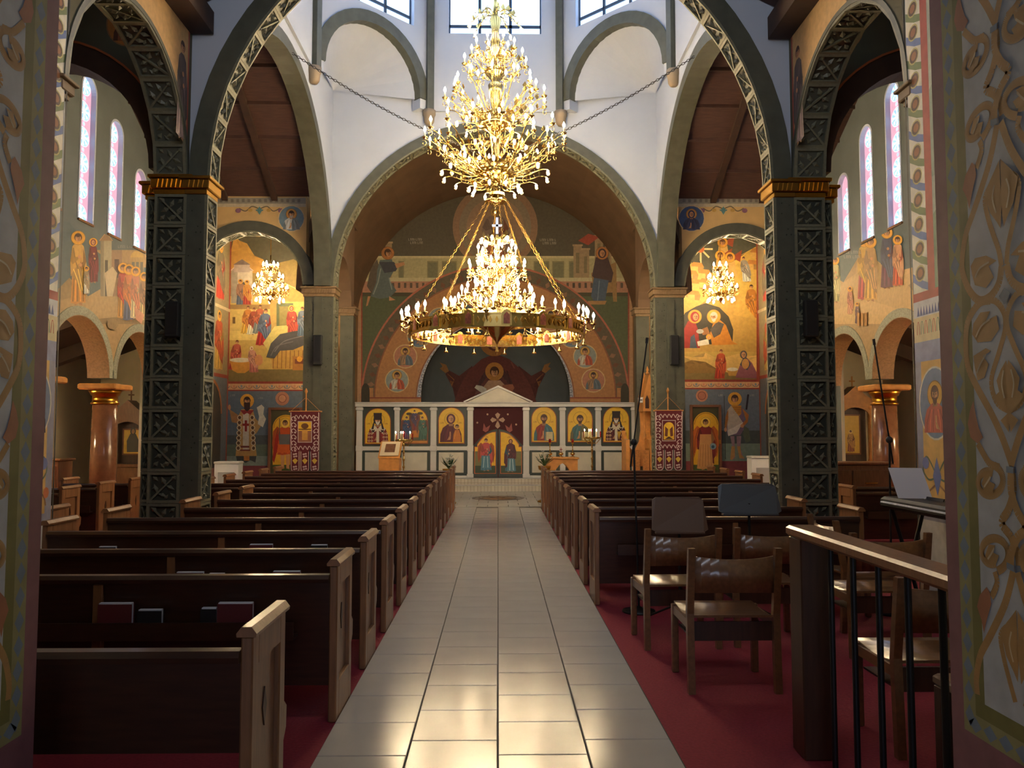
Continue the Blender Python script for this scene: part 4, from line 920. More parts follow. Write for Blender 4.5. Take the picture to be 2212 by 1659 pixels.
# --- nave side walls: ornament panels, rope band, frieze
for s, W in ((-1, NAVEWALL_L), (1, NAVEWALL_R)):
    P = Paint(lambda u, v, s=s: (s*3.48, u, -v), (-s, 0, 0), .0001)
    P.rect(4.3, -6.2, 6.43, -2.62, (104,116,124)); P.rect(4.3, -5.4, 6.1, -2.62, (176,178,160)); P.poly([(4.3,-4.4),(5.2,-4.9),(6.1,-4.2),(6.1,-3.5),(4.3,-3.6)], (150,158,138)); P.poly([(4.3,-3.4),(5.0,-3.9),(6.1,-3.2),(6.1,-2.62),(4.3,-2.62)], (134,146,118))
    P.rect(6.1, -6.2, 6.2, -2.55, (168,70,56)); P.rect(6.2, -6.2, 6.42, -2.55, (226,218,196))
    z = 2.62; L0 = P.L
    k = 0
    while z < 6.1:
        P.L = L0; c = ((104,122,170), (120,132,84))[k % 2]
        P.poly([(6.2,-z),(6.29,-z-.03),(6.42,-z-.1),(6.42,-z-.17),(6.3,-z-.1),(6.2,-z-.06)], c); P.ell(6.31, -z-.155, .062, .055, (84,58,40), 12); P.ell(6.31, -z-.155, .04, .035, (150,96,60), 10)
        P.L = L0+3; P.ringp(6.31, -z-.155, .075, .068, .012, (190,176,110), 12)
        z += .2; k += 1
    P.rect(4.3, -2.62, 6.43, -2.55, (168,70,56)); P.rect(4.3, -2.55, 6.43, -2.42, (206,204,206))
    for q in range(48): P.poly([(4.34+q*.0425,-2.43),(4.36+q*.0425,-2.51),(4.38+q*.0425,-2.43)], (92,96,140), False)
    P.L += 1; P.rect(4.3, -2.42, 6.43, -2.22, (214,194,146))
    for q in range(36): P.ringp(4.35+q*.0575, -2.28, .024, .11, .01, ((104,128,96), (176,84,60))[q % 2], 8, PI, 2*PI, False)
    P.L += 1; P.rect(4.3, -2.22, 6.43, -2.06, (146,150,178)); P.rect(4.3, -2.06, 6.43, -.86, (214,170,96)); P.rect(4.3, -2.06, 6.43, -.8, (150,148,164)); P.rect(4.3, -2.06, 6.34, -.86, (222,176,98)); P.rect(4.3, -.8, 6.43, 0, (204,200,196))
    cx = 6.15
    P.ell(cx, -1.72, .235, .29, (224,214,190), 26); P.ell(cx, -1.72, .22, .275, (120,134,160), 26)
    bust(P, cx, -1.49, .36, (62,48,58) if s < 0 else (190,96,74), None, hair=(50,40,44) if s < 0 else (92,58,36), beard=(222,216,204) if s < 0 else (92,58,36), halo=(226,170,74), veil=(56,44,52) if s < 0 else None)
    for e in (-1, 1):
        P.curve([(cx,-1.15),(cx+e*.14,-1.3),(cx+e*.2,-1.2),(cx+e*.12,-1.12),(cx,-1.15)], .016, (110,120,90)); P.curve([(cx,-1.1),(cx+e*.16,-1.0),(cx+e*.2,-.92)], .016, (150,104,62)); P.ell(cx+e*.16, -1.25, .05, .05, (120,128,176), 8); P.ell(cx+e*.2, -1.02, .04, .045, (200,110,60), 8)
    P.poly([(cx,-1.3),(cx+.06,-1.15),(cx,-1.0),(cx-.06,-1.15)], (104,116,168))
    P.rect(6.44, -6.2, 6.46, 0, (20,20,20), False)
    P.build('fresco', W, label='painted ornament panel with round saint portrait and rope border')
    # saint on the spandrel beside the crossing
    P = Paint(lambda u, v, s=s: (s*3.48, u, -v), (-s, 0, 0), .0001)
    sp = [(8.97,-6.2),(7.6,-6.2)]+[(7.715+1.32*math.cos(k*PI/20), -SPR-1.32*math.sin(k*PI/20)) for k in range(11, -1, -1) if 7.715+1.32*math.cos(k*PI/20) < 8.97]+[(8.97,-4.7)]
    P.poly(sp, (206,166,110)); P.stroke([(8.95,-6.2),(8.95,-4.6)], .04, (176,84,56))
    saint(P, 8.78, -4.75, 1.15, (150,130,126), (96,84,80), halo=None, wide=.7)
    P.build('fresco', W, label='pale painted saint on the spandrel')
# --- passage wall ornament
def _m(pts):
    out = []
    for (px, py) in pts:
        q = atX(px, py, WX); out.append((q.y, -q.z))
    return out
def _circ(cx, cy, r, a0, a1, n=14, sh=.0): return [(cx+r*(1-sh*k/n)*math.cos(a0+(a1-a0)*k/n), cy+r*1.12*(1-sh*k/n)*math.sin(a0+(a1-a0)*k/n)) for k in range(n+1)]
AXIS = sum(_m([(2154,262),(2171,640),(2188,1016),(2203,1229)])[k][0] for k in range(4))/4
PERIOD = abs(_m([(2203,1229)])[0][1]-_m([(2154,262)])[0][1])
TAN, RUST, BLUEG = (172,136,80), (160,104,72), (118,134,148)
SCROLL_STROKES = [(.017, _m([(2154,270),(2137,353),(2107,447),(2087,506),(2079,560),(2081,593),(2095,628),(2116,649),(2140,640),(2158,612),(2164,575)])),
    (.017, _m([(2140,648),(2116,655),(2092,693),(2087,740),(2092,793),(2113,840),(2142,893),(2166,946),(2187,1005)])),
    (.013, _m([(2116,652),(2148,649),(2169,675),(2172,710),(2160,757),(2142,822),(2154,869),(2181,887)])),
    (.013, _m([(2164,575),(2158,540),(2146,505),(2135,470),(2128,430),(2140,400)])),
    (.016, _m(_circ(2137,1040,33,-1.2,5.2,16,.45))), (.016, _m(_circ(2146,1195,36,1.3,-5.0,16,.45))),
    (.015, _m([(2113,958),(2128,985),(2140,1002),(2160,1010)])), (.018, _m([(2186,1010),(2190,1060),(2180,1100),(2165,1130),(2185,1160),(2200,1200),(2203,1232)])), (.014, _m([(2150,1235),(2155,1260),(2143,1290)]))]
SCROLL_LEAVES = [(_m([(2098,575),(2107,558),(2131,552),(2154,563),(2137,575),(2148,599),(2131,622),(2107,616),(2101,593)]), TAN), (_m([(2104,699),(2119,675),(2140,672),(2131,693),(2154,681),(2160,711),(2142,737),(2113,740),(2101,722)]), TAN),
    (_m([(2104,769),(2131,752),(2142,758),(2125,769),(2137,787),(2128,816),(2113,822),(2107,793)]), TAN),
    (_m([(2175,778),(2163,799),(2154,822),(2160,846),(2148,858),(2163,881),(2178,893),(2163,908),(2181,934),(2184,890),(2182,840),(2180,800)]), TAN),
    (_m([(2160,345),(2150,368),(2140,390),(2128,420),(2140,460),(2155,480),(2163,494),(2165,440),(2162,390)]), TAN),
    (_m([(2104,866),(2096,890),(2092,916),(2098,945),(2113,958),(2125,945),(2116,925),(2110,900)]), RUST), (_m([(2133,1268),(2118,1285),(2112,1310),(2122,1340),(2127,1368),(2133,1340),(2143,1305),(2140,1280)]), RUST),
    (_m([(2171,622),(2160,640),(2171,658),(2182,640)]), BLUEG), (_m([(2180,1008),(2196,1008),(2197,1022),(2181,1022)]), BLUEG), (_m([(2195,1222),(2211,1222),(2212,1236),(2196,1236)]), BLUEG),
    (_m([(2122,1045),(2130,1022),(2144,1024),(2140,1040),(2152,1046),(2146,1064),(2130,1062)]), TAN), (_m([(2130,1200),(2138,1176),(2152,1178),(2148,1194),(2160,1200),(2154,1218),(2138,1216)]), TAN)]
SCROLL_VEINS = [_m([(2108,600),(2118,580),(2138,566)]), _m([(2110,728),(2122,704),(2140,690)]), _m([(2112,806),(2120,786),(2132,766)]), _m([(2170,800),(2166,830),(2172,860)]), _m([(2150,400),(2146,430),(2154,460)]), _m([(2128,1052),(2136,1040),(2142,1030)]), _m([(2136,1208),(2144,1196),(2150,1184)])]
for s, W in ((-1, bpy.data.objects['wall_passage_left']), (1, bpy.data.objects['wall_passage_right'])):
    P = Paint(lambda u, v, s=s: (s*WX, u, -v), (-s, 0, 0), .0001)
    yb = .62
    P.rect(-.5, -4.5, 2.46, 0, (132,88,96)); P.rect(-.5, -4.5, 2.395, -yb, (146,148,92)); P.rect(-.5, -4.5, 2.395, -yb, (142,142,96)); 
    z = yb+.05
    while z < 4.4:
        P.poly([(2.365,-z-.032),(2.388,-z),(2.365,-z+.032),(2.342,-z)], (112,132,150), False); z += .07
    y_ = 2.34
    while y_ > 1.0:
        P.poly([(y_-.032,-yb-.03),(y_,-yb-.007),(y_+.032,-yb-.03),(y_,-yb-.053)], (112,132,150), False); y_ -= .07
    P.L += 1; P.rect(-.5, -4.5, 2.335, -yb-.06, (112,112,56)); P.rect(-.5, -4.5, 2.29, -yb-.105, (182,190,194))
    # interlaced acanthus scrolls, one repeat traced as metric points and mirrored about its axis
    T_ = (172,136,80); LB = P.L; ya = AXIS
    for rep in range(-1, 3):
        dz = rep*PERIOD
        for e in (1, -1):
            def Qm(pts): return [(ya+(q[0]-ya)*e, q[1]-dz) for q in pts]
            def vis(pts): return all(q[1] < -yb-.12 for q in pts) and all(q[1] > -4.45 for q in pts)
            P.L = LB+(0 if e > 0 else 40)
            for wd, pts in SCROLL_STROKES:
                m_ = [q for q in Qm(pts) if q[1] < -yb-.12]
                if len(m_) > 1: P.curve(m_, wd*1.5, T_, 5)
            for pts, c in SCROLL_LEAVES:
                m_ = Qm(pts)
                if vis(m_): P.poly(m_, c)
            for pts in SCROLL_VEINS:
                m_ = Qm(pts)
                if vis(m_): P.curve(m_, .006, (202,186,150), 4)
    P.build('fresco', W, label='passage wall painted with tan scrolls, green and diamond borders')
# --- altar back wall
P = Paint(planeY(BY), (0, -1, 0))
P.rect(760, 380, 1390, 560, (96,88,68)); P.rect(760, 640, 1390, 870, (96,104,72))
P.ell(1075, 490, 92, 92, (160,126,96), 40); P.ell(1075, 490, 78, 78, (150,134,110), 40); P.ell(1075, 490, 62, 62, (170,140,112), 36)
P.poly([(1010,560),(1140,560),(1170,600),(980,600)], (150,120,96)); saint(P, 1075, 560, 110, (176,110,80), (150,126,110), halo=(200,160,90), wide=1.5)
P.rect(784, 553, 1366, 604, (190,180,132)); P.rect(784, 553, 1366, 558, (214,200,150)); P.rect(784, 600, 1366, 608, (206,196,150)); P.rect(784, 608, 1366, 632, (190,140,110))
for x in list(range(800, 1360, 13)):
    P.rect(x, 611, x+5, 622, (104,88,70), False)
P.L += 1
for (x0, x1) in ((868,876),(930,950),(962,990),(1160,1190),(1200,1222),(1236,1246)): P.rect(x0-2, 564, x1+2, 600, (150,140,100)); P.rect(x0, 567, x1, 600, (130,128,96))
for (x, y0, w_) in ((806,520,12),(838,526,14),(1244,532,18),(1262,540,16),(1290,512,18),(1312,508,14)): P.rect(x, y0, x+w_, 600, (176,150,112)); P.rect(x+w_*.3, y0+14, x+w_*.7, 590, (140,128,92)); P.rect(x-2, y0-4, x+w_+2, y0, (190,160,120))
P.poly([(1254,520),(1276,505),(1300,512),(1276,530)], (180,84,60)); P.letters(888, 520, 8, 5, (180,170,150)); P.letters(892, 527, 7, 5, (180,170,150)); P.letters(1172, 521, 9, 5, (180,170,150)); P.letters(1178, 528, 8, 5, (180,170,150))
# angel striding
P.poly([(820,560),(806,580),(798,618),(812,640),(832,600)], (104,92,76)); P.poly([(826,562),(852,560),(858,582),(846,604),(862,628),(848,642),(826,646),(806,640),(818,610),(820,584)], (104,116,112)); P.poly([(824,566),(856,566),(866,576),(860,586),(836,590)], (74,76,82)); P.poly([(858,570),(878,566),(880,572),(862,580)], SKIN); P.poly([(806,640),(800,660),(796,662),(800,640)], SKIN); P.poly([(846,640),(860,648),(846,650)], SKIN); head(P, 843, 547, 7.5, (84,56,36), halo=(196,130,70), look=1); P.stroke([(828,580),(822,610),(812,636)], 2.4, (150,160,150)); P.stroke([(846,600),(852,626)], 2.4, (150,160,150))
# seated figure
P.poly([(1282,590),(1336,566),(1338,652),(1330,652),(1328,630),(1290,640)], (170,134,84)); P.poly([(1292,556),(1318,556),(1330,590),(1326,610),(1300,612),(1284,596)], (86,66,62)); P.poly([(1288,600),(1320,606),(1312,652),(1290,654),(1282,640)], (84,100,120)); P.stroke([(1300,606),(1296,650)], 2, (120,136,150)); head(P, 1306, 547, 7.5, veil=(84,62,60), halo=(196,130,70)); P.poly([(1276,650),(1316,650),(1312,658),(1272,658)], (186,144,90))
P.rect(770, 500, 786, 872, (190,150,110)); P.rect(1364, 500, 1380, 872, (190,150,110)); P.stroke([(787,500),(787,872)], 3, (160,84,60)); P.stroke([(1363,500),(1363,872)], 3, (160,84,60))
# apse arch: pink rim, ochre band with round portraits, patterned inner rim
def hal(cx, cy, r, c, n=48): P.poly([(cx+r*math.cos(PI+k*PI/n), cy+r*1.0*math.sin(PI+k*PI/n)) for k in range(n+1)], c)
cx, cy = 1075, 862
hal(cx, cy, 290, (190,112,86)); hal(cx, cy, 286, (104,92,70)); hal(cx, cy, 262, (150,96,66)); hal(cx, cy, 259, (190,134,80)); hal(cx, cy, 256, (186,132,80)); hal(cx, cy, 172, (150,96,62)); hal(cx, cy, 169, (176,178,186))
for k in range(46):
    a = PI+PI*(k+.5)/46; P.ringp(cx+164*math.cos(a), cy+164*math.sin(a), 4, 4, 1.4, (104,108,124), 7, up=False)
P.L += 1
for k in range(40):
    a = PI+PI*(k+.5)/40; P.poly([(cx+(268+d)*math.cos(a+e), cy+(268+d)*math.sin(a+e)) for d, e in ((-6,0),(2,.02),(10,0),(2,-.02))], ((120,80,56), (150,112,84))[k % 2], False)
P.L += 1
for k, (dx, dy) in enumerate(((-212,40),(-194,92),(-165,136),(-120,172),(-64,200),(0,208),(64,200),(120,172),(165,136),(194,92),(212,40))):
    x, y = cx+dx, cy-dy; L0 = P.L; P.ell(x, y, 26, 26, (214,184,130), 24); P.ell(x, y, 24, 24, ((150,158,150), (190,130,100), (120,140,150))[k % 3], 24)
    bust(P, x, y+19, 36, ((196,190,170), (150,120,90), (104,120,140))[k % 3], ((186,90,60), (96,110,120), (176,150,110))[k % 3], beard=(None, (120,80,50), (200,190,170))[k % 3], halo=(206,160,80)); P.L = L0+(0 if k % 2 else 1)
P.L += 18
P.rect(786, 838, 812, 872, (186,132,80)); P.rect(1338, 838, 1364, 872, (186,132,80)); P.rect(786, 858, 1364, 885, (190,134,80)); P.rect(786, 858, 1364, 861, (150,80,54)); P.rect(786, 868, 1364, 870, (150,60,44))
for e in (795, 1355): P.poly([(e-9,872)]+[(e-9*math.cos(k*PI/10), 846-18*math.sin(k*PI/10)) for k in range(11)]+[(e+9,872)], (62,58,42))
# the fresco leaves the apse opening clear
o = P.build('fresco', BACK, label='fresco with striding angel and seated figure over an arch of round portraits')
# cut the painted layers back to the opening of the apse
import bmesh
def clip_apse(o, r, zc):
    bm = bmesh.new(); bm.from_mesh(o.data)
    # slice every face along the polygonal outline of the opening, then drop what lies inside
    n = 24
    pl = [((r*math.cos(k*PI/n), zc+r*math.sin(k*PI/n)), (r*math.cos((k+1)*PI/n), zc+r*math.sin((k+1)*PI/n))) for k in range(n)]
    pl.append(((r, zc), (r, zc-1))); pl.append(((-r, zc-1), (-r, zc)))
    for (a, b) in pl:
        d = Vector((b[0]-a[0], 0, b[1]-a[1])); nrm = Vector((d.z, 0, -d.x)).normalized()
        fs = [f for f in bm.faces if min(v.co.x for v in f.verts) < r+.01 and max(v.co.x for v in f.verts) > -r-.01 and min(v.co.z for v in f.verts) < zc+r+.01]
        ge = list({e for f in fs for e in f.edges})+list({v for f in fs for v in f.verts})+fs
        bmesh.ops.bisect_plane(bm, geom=ge, plane_co=(a[0], 0, a[1]), plane_no=nrm)
    kill = []
    for f in bm.faces:
        c = f.calc_center_median()
        if (c.z >= zc and math.hypot(c.x, c.z-zc) < r*.999) or (c.z < zc and abs(c.x) < r*.999): kill.append(f)
    bmesh.ops.delete(bm, geom=kill, context='FACES'); bm.to_mesh(o.data); bm.free()
clip_apse(o, AR1, AZ)
# --- apse conch painting: dark ground, wide figure with raised arms and child
def conch(px, py):
    r = ray(px, py).normalized(); c = Vector((0, 0, CAMH)); q = Vector((0, BY+.15, AZ)); R_ = 2.125
    oc = c-q; b = oc.dot(r); t = -b+math.sqrt(max(0, b*b-(oc.dot(oc)-R_*R_))); p = c+r*t
    if p.z < AZ:
        r2 = Vector((r.x, r.y, 0)); o2 = Vector((oc.x, oc.y, 0)); A = r2.dot(r2); B = o2.dot(r2); C_ = o2.dot(o2)-R_*R_
        t = (-B+math.sqrt(max(0, B*B-A*C_)))/A; p = c+r*t
    return p
class PaintC(Paint):
    def poly(s, pts, col, up=True):
        # subdivide the outline so that painted shapes follow the curved niche
        out = []
        for a, b in zip(pts, pts[1:]+pts[:1]):
            k = max(1, int(math.hypot(b[0]-a[0], b[1]-a[1])/14))
            out += [(a[0]+(b[0]-a[0])*i/k, a[1]+(b[1]-a[1])*i/k) for i in range(k)]
        cx = sum(p[0] for p in out)/len(out); cy = sum(p[1] for p in out)/len(out)
        V = [s.P(p) for p in out]; n = len(out); b0 = [s.P((cx, cy))]
        mid = [s.P((cx+(p[0]-cx)*.5, cy+(p[1]-cy)*.5)) for p in out]
        fs = [(i, (i+1) % n, n+(i+1) % n, n+i) for i in range(n)]+[(n+i, n+(i+1) % n, 2*n) for i in range(n)]
        s.m.add(V+mid+b0, fs, col=lin(col))
        if up: s.L += 1
P = PaintC(conch, (0, -1, 0), .0035)
for e in (-1, 1):
    P.poly([(1075+e*50,790),(1075+e*78,812),(1075+e*100,800),(1075+e*108,808),(1075+e*92,838),(1075+e*84,872),(1075+e*50,872)], (100,58,54)); P.poly([(1075+e*100,802),(1075+e*106,788),(1075+e*120,783),(1075+e*114,792),(1075+e*120,796),(1075+e*108,806)], (170,124,72)); P.poly([(1075+e*88,820),(1075+e*104,806),(1075+e*94,836)], (150,104,60))
P.poly([(985,872),(998,835),(1018,800),(1045,776),(1075,764),(1105,776),(1132,800),(1152,835),(1165,872)], (112,62,56))
P.poly([(1045,800),(1075,780),(1105,800),(1122,872),(1028,872)], (84,54,54))
for e in (-1, 1): P.curve([(1075+e*34,782),(1075+e*52,820),(1075+e*60,868)], 3, (134,80,68)); P.curve([(1075+e*22,790),(1075+e*32,830),(1075+e*36,868)], 3, (80,44,44))
P.ell(1073, 738, 32, 32, (176,122,66)); head(P, 1073, 738, 15, veil=(110,56,52), halo=None)
P.ell(1073, 803, 20, 20, (190,132,62)); P.poly([(1050,835),(1060,822),(1086,822),(1098,835),(1102,865),(1046,865)], (190,150,120)); P.poly([(1046,834),(1034,832),(1030,838),(1044,848),(1056,862),(1056,840)], (206,200,186)); P.poly([(1090,832),(1112,830),(1116,838),(1104,860),(1092,860)], (176,110,80)); head(P, 1073, 804, 9.5, (84,52,32), halo=None)
P.build('fresco', CONCH, label='fresco of a veiled figure with raised hands and a child in the apse')

def clip_arcade(o):
    bm = bmesh.new(); bm.from_mesh(o.data); r = AR+.13
    cuts = [((0, 0, 2.4), (0, 0, 1)), ((0, 0, 4.79), (0, 0, 1))]
    for c in AY:
        for k in range(18):
            a, b = k*PI/18, (k+1)*PI/18; m_ = (a+b)/2
            cuts.append(((0, c+r*math.cos(m_)*math.cos(PI/36), 2.4+r*math.sin(m_)*math.cos(PI/36)), (0, math.cos(m_), math.sin(m_))))
    for co, no in cuts: bmesh.ops.bisect_plane(bm, geom=bm.verts[:]+bm.edges[:]+bm.faces[:], plane_co=co, plane_no=no)
    kill = []
    for f in bm.faces:
        c = f.calc_center_median()
        if c.z < 2.4 or c.z > 4.79 or any(math.hypot(c.y-y, c.z-2.4) < r*.995 for y in AY): kill.append(f)
    bmesh.ops.delete(bm, geom=kill, context='FACES'); bm.to_mesh(o.data); bm.free()
for f_ in (FL, FR): clip_arcade(f_)
# the nave axis lies a touch left of the tiled aisle
for ob in list(bpy.data.objects):
    if ob.parent is None and ob.get('kind') == 'structure' and not any(q in ob.name for q in ('floor', 'passage', 'west_', 'narthex', 'fill_door_1')): ob.location.x -= .07
# ------------------------------------------------------------ altar screen (iconostasis)
IY = 20.6
def xs(px): return atY(px, 930, IY).x
def zs(py): return atY(1076, py, IY).z
t = empty('icon_screen', (0, IY, .31), label='white marble altar screen with gold icons under a low pediment', cat='altar screen')
OFF = Vector((0, IY, .31))
def put(mb, name, mt, par=None, label=None):
    for i, v in enumerate(mb.v): mb.v[i] = (v[0]-OFF.x, v[1]-OFF.y, v[2]-OFF.z)
    o = mb.build(name, mt, par or t)
    if label: o['label'] = label
    return o
zb, zt, zm0, zm1, zt1 = .31, zs(879), zs(973), zs(964), zs(869)
cols = [(770,783),(852,863),(930,943),(1010,1022),(1130,1143),(1209,1221),(1286,1298),(1364,1376)]
for (a, b) in cols:
    m = MB(); x0, x1 = xs(a), xs(b); m.cbox(x0, x1, IY-.04, IY+.1, zb, zt, .008)
    m.cbox(x0-.015, x1+.015, IY-.06, IY+.1, zb, zb+.1, .006); m.cbox(x0-.02, x1+.02, IY-.07, IY+.1, zt-.09, zt-.02, .01); m.cbox(x0-.01, x1+.01, IY-.055, IY+.1, zm0-.02, zm1+.02, .006)
    put(m, 'column', M_MARBLE)
m = MB().cbox(xs(767), xs(1392), IY-.08, IY+.12, zt, zt1-.03, .01); m.cbox(xs(766), xs(1393), IY-.11, IY+.12, zt1-.03, zt1, .008); put(m, 'entablature', M_MARBLE)
for (a, b) in ((783,852),(863,930),(943,1010),(1143,1209),(1221,1286),(1298,1364)):
    put(MB().cbox(xs(a)-.02, xs(b)+.02, IY-.03, IY+.08, zm0, zm1, .006), 'middle_rail', M_MARBLE); put(MB().cbox(xs(a)-.02, xs(b)+.02, IY-.05, IY+.08, zb, zb+.06, .006), 'base_rail', M_MARBLE)
# pediment
pk = zs(837); m = MB().prism([(xs(1008), IY-.06, zt1), (xs(1076), IY-.06, pk), (xs(1144), IY-.06, zt1)], (0, .16, 0)); pd = put(m, 'pediment', M_MARBLEP)
for e in (-1, 1):
    a, b = (xs(1004), xs(1076)) if e < 0 else (xs(1148), xs(1076))
    m = MB().prism([(a, IY-.1, zt1), (b, IY-.1, pk), (b, IY-.1, pk+.05), (a-(.04 if e < 0 else -.04), IY-.1, zt1+.02)], (0, .2, 0)); put(m, 'moulding', M_MARBLE, pd)
def arch_pts(x0, x1, y0, y1, n=16):
    cx, r = (x0+x1)/2, (x1-x0)/2
    return [(x0, y1)]+[(cx-r*math.cos(k*PI/n), y0+r-r*math.sin(k*PI/n)) for k in range(n+1)]+[(x1, y1)]
ICONS = [((783,852),(789,843,883,958),'bishop1'),((863,930),(868,923,882,957),'trinity'),((943,1010),(948,1002,881,957),'mother'),
         ((1143,1209),(1149,1201,879,954),'christ'),((1221,1286),(1227,1279,879,954),'baptist'),((1298,1364),(1304,1358,879,954),'bishop2')]
DESC = {'bishop1':'gold icon of a white-bearded bishop in a dark hood','trinity':'gold icon of three winged figures round a table','mother':'gold icon of a veiled mother holding a child','christ':'gold icon of a bearded man with an open book','baptist':'gold icon of a long-haired man blessing with a scroll','bishop2':'gold icon of a hooded bishop holding a cup'}
for (a, b), (x0, x1, y0, y1), kd in ICONS:
    f = put(MB().box(xs(a)-.01, xs(b)+.01, IY, IY+.05, zm1-.02, zt+.02), 'icon_panel', M_FRAMEG, label=DESC[kd])
    P = Paint(planeY(IY), (0, -1, 0), .00015)
    P.poly(arch_pts(x0-1.6, x1+1.6, y0-1.6, y1+1.6), (150,70,40)); P.poly(arch_pts(x0, x1, y0, y1), (238,190,56))
    cx = (x0+x1)/2; w_ = (x1-x0)
    P.ringp(cx, y0+25, 15, 15, 1, (190,140,40), 24)
    if kd == 'mother':
        bust(P, cx-1, y1-2, w_*.95, (92,36,44), (84,32,42), veil=(88,34,42), extra='child', hs=1.3)
    elif kd == 'christ': bust(P, cx, y1-2, w_*.92, (140,54,40), (70,110,120), hair=(78,46,28), beard=(78,46,28), extra='book', hs=1.32)
    elif kd == 'baptist': bust(P, cx, y1-2, w_*.9, (60,100,104), (104,98,66), hair=(70,42,28), beard=(70,42,28), extra='book', hs=1.32)
    elif kd.startswith('bishop'):
        bust(P, cx, y1-2, w_*.92, (130,40,36) if kd == 'bishop1' else (88,34,40), None, beard=(222,218,206), veil=(48,34,32), extra='bishop', hs=1.3)
        P.poly([(cx-8,y0+26),(cx-9,y0+9),(cx+9,y0+9),(cx+8,y0+26),(cx+14,y0+44),(cx+9,y0+44),(cx+6,y0+24),(cx-6,y0+24),(cx-9,y0+44),(cx-14,y0+44)], (52,38,34))
        if kd == 'bishop2': P.poly([(cx+2,y1-22),(cx+12,y1-22),(cx+8,y1-12),(cx+6,y1-4)], (206,160,60))
    else:
        P.rect(x0, y1-30, x1, y1, (90,84,60)); P.poly([(cx-12,y1-36),(cx+12,y1-36),(cx+10,y1-12),(cx-10,y1-12)], (196,120,50))
        for (dx, dy, h, c1, c2) in ((0,-26,46,(120,46,50),(80,70,96)),(-17,-6,52,(96,60,90),(60,84,120)),(17,-6,52,(60,96,84),(70,110,96))):
            saint(P, cx+dx, y1+dy, h, c1, c2, wings=(120,70,50), hair=(70,40,26), halo=(246,206,84))
        P.ell(cx-12, y0+12, 6, 3, (70,56,36)); P.ell(cx+12, y0+11, 6, 3, (70,56,36)); P.rect(x0, y1-5, x1, y1, (196,130,60))
    P.letters(x0+4, y0+34, 3, 3, (150,60,40)); P.letters(x1-12, y0+34, 3, 3, (150,60,40))
    o = P.build('icon_painting', f, M_ICON); o.matrix_parent_inverse = Matrix.Translation(-OFF)
    # marble panel below
    g = put(MB().box(xs(a)-.01, xs(b)+.01, IY, IY+.05, zb+.02, zm0+.02), 'lower_panel', M_FRAMEG)
    z0, z1 = zb+.13, zs(977); m = MB().cbox(xs(x0), xs(x1), IY-.02, IY+.01, z0, z1, .006); mp_ = put(m, 'marble_inset', M_MARBLEP, g)
    r = (z1-z0)*.42; cxw = (xs(x0)+xs(x1))/2; zc = (z0+z1)/2
    m = MB()
    for k in range(20):
        a0, a1 = k*2*PI/20, (k+1)*2*PI/20
        m.prism([(cxw+r*math.cos(a0), IY-.02, zc+r*math.sin(a0)), (cxw+r*math.cos(a1), IY-.02, zc+r*math.sin(a1)), (cxw+(r-.012)*math.cos(a1), IY-.02, zc+(r-.012)*math.sin(a1)), (cxw+(r-.012)*math.cos(a0), IY-.02, zc+(r-.012)*math.sin(a0))], (0, -.008, 0))
    for e in (-1, 1): m.prism([(cxw-e*r, IY-.02, z0+.02), (cxw-e*r+.02, IY-.02, z0+.02), (cxw+e*.03, IY-.02, zc+r), (cxw+e*.03-.02, IY-.02, zc+r)], (0, -.006, 0))
    put(m, 'relief', M_MARBLEP, g)
# curtain and royal doors
cu = put(MB().box(xs(1022), xs(1130), IY+.05, IY+.08, zb, zt), 'curtain', mat('maroon_curtain', (74,34,38), .9), label='dark maroon curtain with an embroidered silver cross')
P = Paint(planeY(IY+.05), (0, -1, 0), .00015)
c = (176,150,130); cx, cy = 1075, 907
for (dx, dy) in ((1,0),(-1,0),(0,1),(0,-1)):
    l = 16 if dy <= 0 else 19
    P.poly([(cx,cy),(cx+dx*l*.5-dy*4,cy+dy*l*.5-dx*4),(cx+dx*l*.72-dy*5.5,cy+dy*l*.72-dx*5.5),(cx+dx*l,cy+dy*l),(cx+dx*l*.72+dy*5.5,cy+dy*l*.72+dx*5.5),(cx+dx*l*.5+dy*4,cy+dy*l*.5+dx*4)], c, False)
P.L += 1; P.ell(cx, cy, 3.4, 3.4, (110,70,60))
for (dx, dy) in ((-22,-12),(22,-12),(-44,6),(40,10)): P.ell(cx+dx, cy+dy, 2.2, 2.2, c, 8, up=False)
for e in (-1, 1): P.poly([(cx+e*20,930),(cx+e*16,918),(cx+e*25,924),(cx+e*30,914),(cx+e*32,930),(cx+e*26,934)], (150,90,84), False)
o = P.build('embroidery', cu, M_CLOTH); o.matrix_parent_inverse = Matrix.Translation(-OFF)
